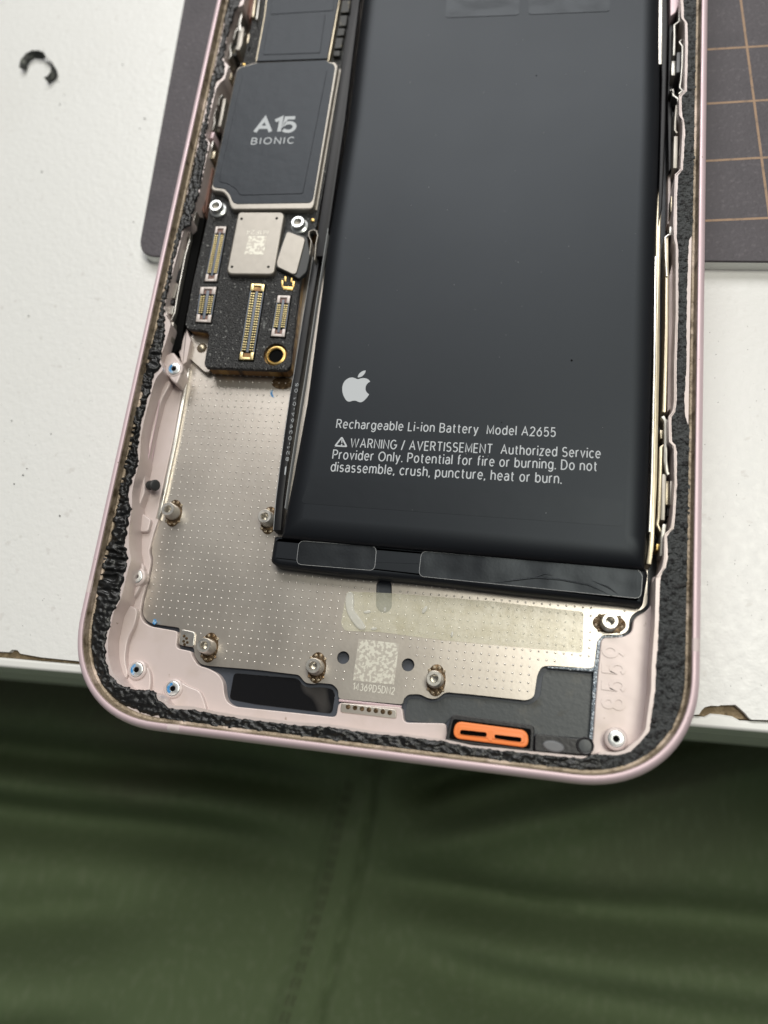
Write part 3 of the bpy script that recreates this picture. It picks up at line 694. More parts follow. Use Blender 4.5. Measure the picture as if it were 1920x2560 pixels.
def adhesive():
    key = [(Vector(P(*o, ZL)), Vector(P(*i, ZL)), s) for o, i, s in pairs]
    rows = []; run = 0
    for k in range(len(key) - 1):
        a, b = key[k], key[k + 1]; ln = max((a[0] - b[0]).length, (a[1] - b[1]).length); n = max(1, int(ln / .14))
        for t in range(n):
            f_ = t / n; rows.append((a[0].lerp(b[0], f_), a[1].lerp(b[1], f_), a[2])); 
    rows.append(key[-1]); NA = 18
    out = {'L': None}
    vs = []; fs = []; side = []
    for k, (o, i, s) in enumerate(rows):
        s_ = s
        wl = fbm(o.x * 1.3, o.y * 1.3, 2) * (.26 if s_ == 'L' else .12 if s_ == 'B' else .07)
        wi = fbm(i.x * 1.5, i.y * 1.5, 7) * (.24 if s_ == 'L' else .12 if s_ == 'B' else .05)
        d = (o - i).normalized(); o2 = o + d * wl; i2 = i - d * wi
        for j in range(NA + 1):
            f_ = j / NA; p = o2.lerp(i2, f_); e = min(f_, 1 - f_) * 2; prof = min(1, (e * 3.2)) ** .5 if e > 0 else 0
            if s_ == 'L':
                k_w = max(0, min(1, (p.y - 12) / 5)) * max(0, min(1, (58 - p.y) / 12))      # folded and dragged here, flatter elsewhere
                wv = noise.noise(Vector((p.x * .5 + .6 * noise.noise(Vector((p.x, p.y * .7, 4))), p.y * 1.25, 1)))
                rid = (1 - abs(wv) * 2.6) * .62 + .30 * fbm(p.x * .9, p.y * 1.9, 3, 2) + .07 * fbm(p.x * 5, p.y * 6, 5, 2)
                flat_ = .16 * fbm(p.x * 2.2, p.y * 2.2, 6, 3)
                h = .16 + k_w * .62 * max(-.2, rid) + (1 - k_w) * (.10 + flat_)
            elif s_ == 'B':
                h = .18 + .22 * max(-.3, fbm(p.x * 1.3, p.y * 2.0, 3, 2)) + .05 * fbm(p.x * 6, p.y * 6, 5, 2)
            else:
                h = .20 + .07 * fbm(p.x * 1.6, p.y * 1.6, 3) + .07 * fbm(p.x * 7, p.y * 7, 5, 2)
                if f_ < .35: h += .16 * max(0, noise.noise(Vector((1.2 * p.x, p.y * 1.3, 8)))) 
            vs.append((p.x, p.y, ZL - .06 + .08 * (j not in (0, NA)) * 0 + prof * max(.10, h)))
        side.append(s_)
    n1 = NA + 1
    def strip(lo, hi, name, ma):
        f = []
        for k in range(lo, hi):
            for j in range(NA): f.append((k * n1 + j, k * n1 + j + 1, (k + 1) * n1 + j + 1, (k + 1) * n1 + j))
        used = vs[lo * n1:(hi + 1) * n1]; f = [tuple(x - lo * n1 for x in q) for q in f]
        b = len(used)      # flat underside
        return mesh(name, used, f, ma, ph, 75, recalc=False)
    iR = side.index('R'); n = len(rows)
    # winding: make the faces look up
    a = strip(0, iR, 'seal_adhesive', M['tar']); b = strip(iR, n - 1, 'seal_adhesive', M['foam_gasket'])
    for o in (a, b):
        if o.data.polygons[5].normal.z < 0: o.data.flip_normals()
    a['label'] = 'scraped lumpy black adhesive'; b['label'] = 'smooth granular black adhesive gasket'
adhesive()

# ---- metal clutter along the right inner wall
def rail(name, px, z, h, t, ma): 
    q = PL(px, z); vs, fs = ribbon_geo(q, h, t); return mesh(name, vs, fs, M[ma], ph, 40)
rail('side_rail', [(1662, -60), (1660, 200), (1655, 420), (1646, 560), (1643, 900), (1637, 1200), (1629, 1360), (1622, 1410)], 4.6, (ZF, 4.6), .55, 'champagne')
rail('side_rail', [(1640, 640), (1637, 900), (1630, 1200), (1624, 1330)], 4.9, (ZF, 4.9), .28, 'steel_bright')
rail('side_rail', [(1652, -60), (1650, 160)], 5.0, (ZF, 5.0), .5, 'steel_bright')
rail('button_bracket', [(1667, 590), (1668, 700), (1667, 820), (1662, 1000), (1660, 1030)], 5.2, (2.2, 5.2), .42, 'champagne')
rail('button_bracket', [(1674, 585), (1664, 592), (1665, 640), (1667, 690)], 5.4, (2.6, 5.4), .22, 'steel_bright')
pp('black_flex', [(1651, -60), (1668, -60), (1670, 60), (1664, 330), (1656, 520), (1646, 560), (1648, 420), (1654, 200)], ZF, 4.9, M['cable'], ph, bev=.2)
pp('black_flex', [(1672, 60), (1684, 60), (1682, 250), (1680, 420), (1672, 430), (1668, 250)], ZF, 3.8, M['cable'], ph, bev=.2)
def spring_set(pieces):
    for px, z, h, t, ma in pieces: rail('contact_spring', px, z, h, t, ma)
spring_set([
    ([(1700, 8), (1699, 52), (1686, 62), (1687, 90), (1685, 138)], 5.6, (3.0, 5.6), .3, 'spring_steel'),
    ([(1684, 152), (1683, 188)], 5.5, (3.0, 5.5), .5, 'spring_steel'),
    ([(1705, 98), (1699, 104), (1707, 116), (1706, 160), (1703, 200), (1700, 218), (1707, 226), (1697, 234)], 5.2, (3.2, 5.2), .26, 'spring_steel'),
    ([(1676, 226), (1682, 222), (1684, 238), (1696, 246), (1697, 288)], 5.5, (3.0, 5.5), .34, 'spring_steel'),
    ([(1692, 262), (1689, 300), (1688, 325), (1693, 332)], 5.3, (3.0, 5.3), .3, 'nickel'),
    ([(1690, 340), (1688, 420)], 5.3, (3.0, 5.3), .5, 'nickel'), ([(1704, 345), (1701, 390)], 5.0, (3.0, 5.0), .4, 'nickel'),
    ([(1691, 436), (1688, 480), (1687, 520)], 5.5, (3.0, 5.5), .3, 'spring_steel'), ([(1681, 490), (1680, 530)], 4.8, (3.0, 4.8), .35, 'champagne'),
    ([(1679, 566), (1678, 588)], 5.2, (3.2, 5.2), .5, 'spring_steel'),
    ([(1657, 1040), (1664, 1052), (1665, 1100), (1664, 1150), (1668, 1180), (1672, 1186)], 5.5, (3.0, 5.5), .42, 'spring_steel'),
    ([(1664, 1110), (1653, 1118), (1652, 1160), (1648, 1290), (1644, 1310), (1652, 1330), (1660, 1312)], 5.0, (2.6, 5.0), .36, 'champagne'),
    ([(1661, 1185), (1659, 1240), (1657, 1300)], 5.2, (2.6, 5.2), .45, 'nickel'),
    ([(1680, 1202), (1679, 1262)], 4.9, (2.6, 4.9), .42, 'nickel'), ([(1668, 1202), (1667, 1262)], 4.5, (2.6, 4.5), .4, 'champagne'),
    ([(1662, 1310), (1657, 1340), (1654, 1390)], 5.6, (3.0, 5.6), .42, 'spring_steel'), ([(1645, 1360), (1643, 1376)], 4.6, (2.6, 4.6), .3, 'gold'),
    ([(1654, 1075), (1654, 1096)], 4.6, (2.6, 4.6), .34, 'champagne')])
pp('switch_body', [(1692, 130), (1702, 130), (1700, 180), (1690, 182)], ZF, 4.6, M['grey_dome'], ph, bev=.1)
pp('switch_body', [(1668, 1263), (1683, 1263), (1682, 1290), (1666, 1290)], ZF, 4.0, M['chip_black'], ph, bev=.1)
pp('switch_body', [(1694, 385), (1704, 385), (1702, 425), (1692, 425)], ZF, 4.4, M['chip_black'], ph, bev=.1)
pp('pink_bracket', [(1676, -40), (1698, -40), (1700, 4), (1690, 30), (1676, 40)], ZF, 4.9, M['pink'], ph, bev=.15)
pp('pink_bracket', [(1672, 320), (1682, 318), (1678, 480), (1676, 560), (1668, 560), (1670, 440)], ZF, 3.0, M['pink_inner'], ph, bev=.15)
pp('pink_bracket', [(1672, 690), (1686, 640), (1686, 900), (1680, 1020), (1668, 1030), (1670, 860)], ZF, 4.2, M['pink_inner'], ph, bev=.15)

# ---- metal clutter along the left inner wall
def block(name, px, z, ma, z0=ZF, bev=.1, r=.1): return pp(name, px, z0, z, M[ma], ph, r=r, bev=bev)
for px, ma in (([(452, 582), (470, 588), (460, 617), (442, 612)], 'steel_bright'), ([(441, 630), (466, 622), (450, 672), (434, 668)], 'nickel'),
               ([(432, 672), (452, 675), (444, 704), (426, 700)], 'black_plastic'), ([(425, 706), (446, 708), (436, 746), (418, 744)], 'nickel'),
               ([(416, 748), (436, 750), (432, 760), (414, 758)], 'black_plastic'), ([(413, 763), (436, 765), (430, 786), (414, 782)], 'steel_bright')):
    block('contact_rail', px, 5.0, ma)
rail('contact_spring', [(478, 562), (473, 600), (462, 640), (452, 690), (444, 730), (436, 780), (428, 800)], 5.0, (2.6, 5.0), .22, 'steel_bright')
rail('contact_spring', [(487, 528), (482, 548), (478, 562)], 5.6, (2.6, 5.6), .5, 'steel_bright')
rail('contact_spring', [(430, 805), (427, 830), (422, 852)], 5.4, (3, 5.4), .5, 'nickel')
block('brown_flex', [(516, 405), (533, 420), (520, 500), (512, 540), (503, 520), (497, 490)], 4.2, 'brown_flex')
block('brown_flex', [(618, -30), (632, -30), (634, 30), (622, 50), (615, 20)], 4.6, 'brown_flex')
block('gap_shade_fill', [(489, 540), (512, 545), (482, 700), (460, 812), (450, 870), (430, 886), (420, 868), (446, 770), (476, 620)], 4.3, 'hole')  # added matte black block, paints the shaded gap beside the board dark
block('pink_rail', [(466, 822), (477, 850), (466, 905), (456, 912), (447, 880), (456, 850)], 3.9, 'pink_inner')
spring_set([
    ([(606, 8), (602, 40), (598, 58), (600, 78)], 5.6, (3, 5.6), .4, 'spring_steel'), ([(590, 62), (597, 66), (588, 78), (583, 98)], 5.2, (3, 5.2), .3, 'spring_steel'),
    ([(604, 68), (598, 112), (592, 124)], 5.5, (3, 5.5), .8, 'nickel'), ([(578, 106), (574, 118), (577, 136), (570, 148)], 5.2, (3, 5.2), .3, 'spring_steel'),
    ([(610, 82), (606, 100)], 5.0, (3, 5.0), .4, 'spring_steel'), ([(622, 84), (619, 108)], 4.8, (3, 4.8), .4, 'champagne'), ([(624, 115), (622, 130)], 4.8, (3, 4.8), .4, 'champagne'),
    ([(572, 165), (565, 190), (562, 204)], 5.7, (3, 5.7), .35, 'spring_steel'), ([(577, 182), (574, 198)], 5.2, (3, 5.2), .4, 'champagne'),
    ([(556, 236), (548, 244), (545, 262)], 5.2, (3, 5.2), .3, 'spring_steel'), ([(561, 246), (555, 280), (548, 315)], 5.5, (3, 5.5), .5, 'nickel'),
    ([(540, 268), (534, 290), (536, 305), (530, 325)], 5.2, (3, 5.2), .26, 'spring_steel'), ([(532, 330), (528, 345)], 5.2, (3, 5.2), .5, 'pink'),
    ([(532, 352), (526, 375), (522, 395)], 5.6, (3, 5.6), .3, 'spring_steel'), ([(534, 378), (530, 396)], 5.2, (3, 5.2), .6, 'champagne'),
    ([(640, -20), (634, 20), (632, 42)], 5.4, (3, 5.4), .35, 'champagne'), ([(650, -20), (642, 40), (641, 48)], 5.4, (3, 5.4), .3, 'spring_steel')])
for px, z in (([(588, 24), (606, 14), (600, 50), (584, 62)], 4.2), ([(548, 214), (560, 208), (560, 232), (544, 232)], 4.2), ([(585, 92), (594, 88), (590, 140), (580, 140)], 4.4), ([(552, 262), (560, 258), (552, 330), (542, 330)], 4.2)):
    block('switch_body', px, z, 'chip_black')

# bracket with a rivet under the board
pp('bracket', [(475, 845), (480, 838), (530, 834), (524, 930), (511, 930), (471, 893)], ZP + .3, 3.0, M['steel'], ph, r=.3, bev=.06)
lathe('rivet', P(504, 869, 3.1), [(.75, 2.9), (.72, 3.02), (.5, 3.3), (.25, 3.42), (.05, 3.45)], M['champagne'], ph, n=20)

# ================================================================== clear tape on the plate
tape = tagged(empty('clear_tape', (*P(1160, 1550, ZP), ZP)), 'strip of yellowed clear adhesive tape stuck on the dimpled metal plate', 'tape')
tpoly = fillet(ccw(PL([(867, 1478), (1000, 1484), (1240, 1504), (1459, 1530), (1457, 1632), (1300, 1618), (1100, 1600), (950, 1580), (862, 1577), (852, 1560)], ZP + .07)), .4, 4)
prism('film', tpoly, ZP + .058, ZP + .075, M['tape'], tape)
bl_ = PL([(868, 1478), (884, 1480), (886, 1505), (884, 1525), (905, 1550), (918, 1572), (900, 1578), (880, 1556), (866, 1530), (862, 1505)], ZP + .1)
prism('blister', smooth_closed(ccw(bl_), 2), ZP + .06, ZP + .34, M['tape_blister'], tape, bev=.24, seg=5)
for (u, v, s_) in ((918, 1530, .5), (962, 1524, .35), (1062, 1524, .6), (935, 1572, .45), (1130, 1586, .4)):
    prism('blister', smooth_closed(circle(P(u, v, ZP + .1), s_, 6, ry=s_ * .45, rot=random.uniform(0, 3)), 1), ZP + .06, ZP + .18, M['tape_blister'], tape, bev=.1, seg=3)

# ================================================================== battery
bat = tagged(empty('battery', (*P(1180, 700, ZB), ZP)), 'large flat black phone battery with white printed warning text', 'battery')
BT = [(918, -70), (905, 0), (868, 300), (822, 570), (765, 1000), (728, 1200), (700, 1338), (1612, 1418), (1617, 1340), (1628, 1000), (1642, 560), (1650, 280), (1652, 0), (1653, -70)]
bp_ = fillet(ccw(PL(BT, ZB)), [0] * len(BT), 3)
bp_ = offset(ccw(bp_), -.12)
# body with generously rounded shoulders, deeper round at the lower end
def battery_body():
    base = ccw(bp_); rings = []; seg = 9; R = 1.3
    for d, z in [(0, ZP + .2)] + [(2.0 * R * (1 - math.cos(math.pi / 2 * k / seg)), ZB - R + R * math.sin(math.pi / 2 * k / seg)) for k in range(seg + 1)]:
        rings.append((offset(base, d), z))
    # denser sides for a faint pillow
    vs = []; fs = []; n = len(base)
    for lp, z in rings: vs += [(x, y, z) for x, y in lp]
    for r in range(len(rings) - 1):
        for i in range(n): j = (i + 1) % n; fs.append((r * n + i, r * n + j, (r + 1) * n + j, (r + 1) * n + i))
    fs.append(tuple((len(rings) - 1) * n + i for i in range(n))); fs.append(tuple(range(n)))
    return weighted(mesh('cell', vs, fs, M['battery'], bat, 40))
battery_body()
# folded flap at the lower end with two labels
FL = [(684, 1338), (1000, 1362), (1300, 1388), (1614, 1417), (1622, 1432), (1608, 1514), (1545, 1506), (1300, 1482), (1044, 1452), (850, 1434), (690, 1414), (674, 1402)]
ZFL = 4.5
prism('end_flap', fillet(ccw(PL(FL, ZFL)), .35, 4), ZP + .1, ZFL, M['battery'], bat, bev=.75, seg=6)
def sheet(name, px, z, ma, r=.5, th=.07, edge=True):
    poly = fillet(ccw(PL(px, z + th)), r, 6)
    o = prism(name, poly, z, z + th, M[ma], bat)
    if edge:
        prism('sheet_edge', offset(poly, -.035), z - .02, z + th - .015, M['film_edge'], o)
    return o
sheet('flap_label', [(748, 1352), (941, 1367), (936, 1426), (741, 1410)], ZFL, 'label_film', .7)
sheet('flap_label', [(1054, 1378), (1596, 1425), (1606, 1438), (1602, 1496), (1047, 1440)], ZFL, 'label_film', .7)
for px in ([(1230, 1458), (1290, 1450), (1340, 1444), (1400, 1449), (1470, 1462), (1530, 1490)], [(1330, 1446), (1362, 1434), (1385, 1440)], [(1480, 1452), (1520, 1468), (1548, 1488)]):
    q = PL(px, ZFL + .08); n_ = len(q)
    vs, fs = tube_geo([(x, y, ZFL + .03) for x, y in q], [.05] + [.12] * (n_ - 2) + [.04], 8); mesh('crease', vs, fs, M['label_film'], bat, 60)
# lower film on the cell, and two tabs further up
sheet('lower_film', [(775, 1194), (800, 1192), (1180, 1222), (1560, 1251), (1556, 1316), (752, 1258)], ZB, 'battery_film', .6, .02, False)
sheet('upper_tab', [(1122, -60), (1300, -60), (1298, 37), (1113, 44)], ZB, 'label_film', .5, .05, False)
sheet('upper_tab', [(1322, -60), (1526, -60), (1524, 28), (1321, 36)], ZB, 'label_film', .5, .05, False)
# flat cable on the left flank with printing, and its pale cut edges
vsx = PL([(783, 640), (758, 790), (736, 930), (726, 985), (712, 1080), (700, 1170), (690, 1250), (684, 1325)], 4.1)
vs, fs = ribbon_geo([(x + .45, y) for x, y in vsx], (ZP, 4.1), .95); mesh('flank_cable_and_fill', vs, fs, M['cable'], bat)
vs, fs = ribbon_geo([(x - .03, y) for x, y in vsx], (ZP + .2, 4.08), .09); mesh('cable_edge', vs, fs, M['print_dim'], bat)
q = PL([(898, -70), (888, 0), (851, 300), (812, 560), (798, 640)], 4.9)
vs, fs = ribbon_geo([(x - .1, y) for x, y in q], (ZP, 4.9), 1.5); mesh('flank_cable_and_fill', vs, fs, M['cable'], bat)  # added black ribbon, keeps the gap between shield and battery dark
e2 = PL([(820, 570), (790, 760), (760, 960), (742, 1070), (722, 1200), (712, 1270)], 5.05)
vs, fs = ribbon_geo(e2, (4.0, 5.05), .07); mesh('cable_edge', vs, fs, M['print_dim'], bat)
text('cable_print', '821-03964-01 05', P(721, 1152, 4.13), P(746, 958, 4.13), .36, 4.125, M['print'], bat, track=.3)
prism('cable_mark', PL([(711, 1186), (713, 1168), (716, 1165), (715, 1176), (713, 1188)], 4.12), 4.1, 4.12, M['print'], bat)
zt = ZB + .012
geo = []
for k in range(45):
    u, v = random.uniform(800, 1600), random.uniform(20, 1300); c = P(u, v, ZB); r = random.choice((.03, .03, .04, .06))
    if inside(c, offset(ccw(bp_), 1.6)): geo.append(lathe_geo(c, [(r, ZB - .01), (r * .8, ZB + .03), (r * .2, ZB + .04)], 5))
vs, fs = join(geo); tagged(mesh('dust', vs, fs, M['print_dim'], bat, 60), kind='stuff')
for (u, v, r) in ((1429, 901, .14), (1341, 189, .1), (1254, 1056, .07)): lathe('pit', P(u, v, ZB), [(r, ZB - .01), (r * .9, ZB + .03), (r * .4, ZB + .05)], M['hole'], bat, n=8)
text('printed_line', 'Rechargeable Li-ion Battery  Model A2655', P(841, 1069.5, zt), P(1387.5, 1091.5, zt), 1.12, zt, M['print'], bat)
text('printed_line', 'WARNING / AVERTISSEMENT  Authorized Service', P(876, 1117.5, zt), P(1500, 1145, zt), 1.14, zt, M['print'], bat)
text('printed_line', 'Provider Only. Potential for fire or burning. Do not', P(831.5, 1146.5, zt), P(1491.5, 1177, zt), 1.15, zt, M['print'], bat)
text('printed_line', 'disassemble, crush, puncture, heat or burn.', P(827, 1177.5, zt), P(1402.5, 1208.5, zt), 1.16, zt, M['print'], bat)
# warning triangle with its exclamation mark
A, B, C_ = (855, 1090), (869.5, 1118), (834.5, 1116)
ou = fillet(ccw(PL([A, B, C_], zt)), .3, 4); inn = fillet(ccw(offset(ccw(PL([A, B, C_], zt)), .2)), .18, 4)
prism('warning_triangle', ou, ZB, zt, M['print'], bat, holes=[inn])
prism('warning_mark', PL([(853.5, 1098), (856.5, 1098), (855.5, 1108), (853.5, 1108)], zt), ZB, zt, M['print'], bat)
prism('warning_mark', circle(P(854, 1112, zt), .1, 10), ZB, zt, M['print'], bat)
# fruit emblem
def svg(d):
    """relative cubic path -> points"""
    x, y = d[0]; out = [(x, y)]
    for c in d[1]:
        p0 = (x, y); p1 = (x + c[0], y + c[1]); p2 = (x + c[2], y + c[3]); p3 = (x + c[4], y + c[5])
        for k in range(1, 9):
            t = k / 8; q = [(1 - t) ** 3 * p0[i] + 3 * t * (1 - t) ** 2 * p1[i] + 3 * t * t * (1 - t) * p2[i] + t ** 3 * p3[i] for i in (0, 1)]
            out.append(tuple(q))
        x, y = p3
    return out[:-1]
body = svg(((12.152, 6.896), [(-.948, 0, -2.415, -1.078, -3.96, -1.04), (-2.04, .027, -3.91, 1.183, -4.961, 3.014), (-2.117, 3.675, -.546, 9.103, 1.519, 12.09), (1.013, 1.454, 2.208, 3.09, 3.792, 3.039),
    (1.52, -.065, 2.09, -.987, 3.935, -.987), (1.831, 0, 2.35, .987, 3.96, .948), (1.637, -.026, 2.676, -1.48, 3.676, -2.948), (1.156, -1.688, 1.636, -3.325, 1.662, -3.415),
    (-.039, -.013, -3.182, -1.221, -3.22, -4.857), (-.026, -3.04, 2.48, -4.494, 2.597, -4.559), (-1.429, -2.09, -3.623, -2.324, -4.39, -2.376), (-2, -.156, -3.675, 1.09, -4.623, 1.091)]))
leaf = svg(((15.53, 3.83), [(.843, -1.012, 1.4, -2.427, 1.245, -3.83), (-1.207, .052, -2.662, .805, -3.532, 1.818), (-.78, .896, -1.454, 2.338, -1.273, 3.714), (1.338, .104, 2.715, -.688, 3.56, -1.702)]))
o0 = Vector(P(858, 1003, zt)); ox = Vector(P(923, 1007, zt)) - o0; ox.normalize(); oy = Vector((-ox.y, ox.x)); kk = (Vector(P(921.5, 965, zt)) - Vector(P(855, 965, zt))).length / 18.7
lv = Vector(P(855, 970, zt))
def ep(p): q = Vector((lv.x, o0.y)) + ox * ((p[0] - 2.3) * kk) + oy * ((24 - p[1]) * kk); return (q.x, q.y)
vs, fs = join([prism_geo([ep(p) for p in body], ZB, zt), prism_geo([ep(p) for p in leaf], ZB, zt)])
mesh('emblem', vs, fs, M['print'], bat, 0)

# ================================================================== logic board
lb = tagged(empty('logic_board', (*P(640, 500, ZP), ZP)), 'narrow black circuit board with metal shields and gold connectors beside the battery', 'circuit board')
BO = [(655, -80), (640, 0), (606, 160), (590, 175), (528, 480), (519, 540), (502, 616), (481, 709), (462, 812), (469, 822), (517, 828), (522, 836), (510, 911), (515, 919), (713, 926), (725, 917), (742, 780), (751, 706), (762, 600), (789, 575), (796, 540), (840, 300), (872, 60), (884, 0), (895, -80)]
bo_ = ccw(PL(BO, ZBD))
ring_c = P(688, 886, ZBD)
sock = circle(ring_c, 1.62, 28)
prism('circuit_board', offset(bo_, .18), 2.5, ZBD - .55, M['board_edge'], lb, holes=[circle(ring_c, 1.0, 28)])
prism('foam_cover', fillet(bo_, .3, 3), ZBD - .6, ZBD, M['foam'], lb, bev=.16, holes=[sock])
# screw socket, gold ring
sr = lathe('screw_socket', ring_c, [(1.42, 3.6), (1.42, ZBD - .28), (1.32, ZBD - .2), (1.18, ZBD - .2), (1.12, ZBD - .28), (1.06, ZBD - .26), (.98, ZBD - .32), (.96, ZBD - .6), (.96, 2.6)], M['gold'], lb)
lathe('socket_hole', ring_c, [(.97, ZBD - 1.5), (.97, ZBD - .55), (.3, ZBD - .55)], M['hole'], sr)
# processor shield
SH = [(590, 176), (594, 168), (641, 154), (816, 146), (822, 154), (838, 154), (845, 164), (785, 514), (777, 523), (580, 524), (573, 511), (569, 494), (557, 480), (531, 477), (527, 470)]
sh = prism('processor_shield', fillet(ccw(PL(SH, ZS)), .35, 3), 3.9, ZS, M['nickel'], lb, bev=.22, seg=5)
st = [(592, 178), (597, 170), (642, 157), (815, 149), (821, 157), (833, 158), (838, 168), (783, 497), (776, 507), (590, 510), (580, 503), (574, 486), (561, 472), (536, 469), (531, 463)]
stick = fillet(ccw(PL(st, ZS + .05)), .35, 3)
prism('graphite_sheet', stick, ZS - .03, ZS + .05, M['graphite'], sh, bev=.04)
em_ = [(606, 186), (700, 178), (818, 174), (757, 484), (600, 488), (590, 472), (569, 459), (546, 454)]
prism('graphite_emboss', fillet(ccw(PL(em_, ZS + .11)), .4, 3), ZS + .02, ZS + .11, M['graphite'], sh, bev=.06)
zt2 = ZS + .116
text('chip_print', 'A15', P(637, 330, zt2), P(734, 328, zt2), 2.35, zt2, M['print'], sh, wt=.235, track=-.07)
text('chip_print', 'BIONIC', P(628, 360.5, zt2), P(734, 358, zt2), 1.05, zt2, M['print'], sh, wt=.16, track=.28)
# upper shield under its graphite sheet
US = [(676, -80), (662, 40), (641, 153), (818, 146), (846, 0), (860, -80)]
us = prism('upper_shield', offset(ccw(PL(US, ZS)), -.12), 3.9, ZS + .1, M['champagne'], lb, bev=.1)
prism('graphite_sheet', ccw(PL(US, ZS + .22)), ZS + .05, ZS + .22, M['graphite'], us, bev=.05)
for px in ([(673, 46), (813, 37), (800, 132), (657, 137)], [(688, -80), (838, -80), (834, 26), (676, 36)]):
    prism('graphite_emboss', fillet(ccw(PL(px, ZS + .28)), .2, 2), ZS + .1, ZS + .28, M['graphite'], us, bev=.06)
rail2 = PL([(862, -80), (847, 0), (828, 110), (820, 152)], ZS)
vs, fs = ribbon_geo(rail2, (4.2, ZS), .3); mesh('shield_rail', vs, fs, M['champagne'], lb)
# small components between shield and battery
for px in ([(855, 0), (876, -1), (872, 30), (851, 32)], [(850, 38), (869, 38), (865, 64), (846, 66)], [(845, 70), (863, 70), (860, 88), (841, 90)], [(840, 94), (858, 94), (853, 120), (835, 122)], [(860, -40), (880, -42), (877, -8), (857, -6)],
           [(834, 126), (851, 126), (849, 140), (832, 140)]):
    pp('capacitor', px, 4.4, 5.35, M['chip_black'], lb, r=.15, bev=.1)
rail3 = PL([(850, 172), (838, 240), (806, 430), (790, 525)], 5.0)
vs, fs = ribbon_geo(rail3, (4.4, 5.0), .3); mesh('shield_rail', vs, fs, M['nickel'], lb)
for (u, v) in ((609, 160), (781, 549)): lathe('gold_dot', P(u, v, ZBD + .2), [(.3, ZBD - .1), (.28, ZBD + .15), (.2, ZBD + .2)], M['gold'], lb, n=14)
# standoff screws
for (u, v, z) in ((539, 513, 6.0), (744, 554, 6.0)):
    c = P(u, v, z)
    b = lathe('board_screw', c, [(1.2, ZBD - .2), (1.2, ZBD + .25), (.9, ZBD + .4), (.92, z - .15), (.86, z), (.58, z), (.55, z - .08), (.53, z - .9)], M['washer'], lb)
    lathe('screw_recess', c, [(.56, z - .5), (.56, z - .42), (.3, z - .44), (.22, z - .46)], M['nickel'], b, n=18)
# small square shield can
CAN = [(594, 534), (600, 529), (704, 529), (711, 537), (686, 680), (676, 687), (573, 686), (566, 676)]
zc = 5.6
can = prism('shield_can', fillet(ccw(PL(CAN, zc)), .4, 4), ZBD - .1, zc, M['nickel'], lb, bev=.25, seg=5)
for (u, v) in ((604, 547), (692, 546), (671, 667), (580, 667)): prism('vent_hole', circle(P(u, v, zc), .2, 14), zc - .05, zc + .012, M['hole'], can)
text('can_print', 'M1F24', P(671, 576, zc), P(617, 576, zc), .62, zc + .012, M['etch_text'], can)
prism('etched_patch', PL([(622, 590), (667, 590), (660, 637), (611, 636)], zc), zc - .02, zc + .01, M['etch'], can)
# battery connector cover and the cable that leaves it
bc = pp('connector_cover', [(716, 581), (722, 579), (761, 594), (762, 602), (741, 682), (733, 686), (693, 667), (691, 655), (705, 612)], ZBD + .2, 5.55, M['nickel'], lb, r=.3, bev=.1)
pp('battery_cable', [(714, 577), (722, 574), (768, 592), (775, 640), (766, 680), (746, 698), (738, 692), (690, 670), (686, 656), (702, 612)], ZBD - .1, 5.35, M['rubber'], lb, r=.4, bev=.15)
# gold contacts
for px in ([(711, 690), (716, 691), (715, 704), (711, 704)], [(727, 692), (732, 693), (730, 706), (726, 706)], [(705, 715), (733, 717), (731, 726), (708, 724)], [(703, 700), (708, 700), (708, 718), (704, 718)], [(731, 702), (737, 703), (735, 719), (730, 718)]):
    pp('gold_contact', px, ZBD - .1, ZBD + .1, M['gold'], lb, bev=.04)
# folded spring clip
q = PL([(772, 646), (778, 602), (771, 588), (773, 578), (782, 574), (791, 577), (794, 588), (790, 606), (786, 650)], 5.3)
vs, fs = ribbon_geo(q, (4.2, 5.3), .13); mesh('spring_clip', vs, fs, M['nickel'], lb)
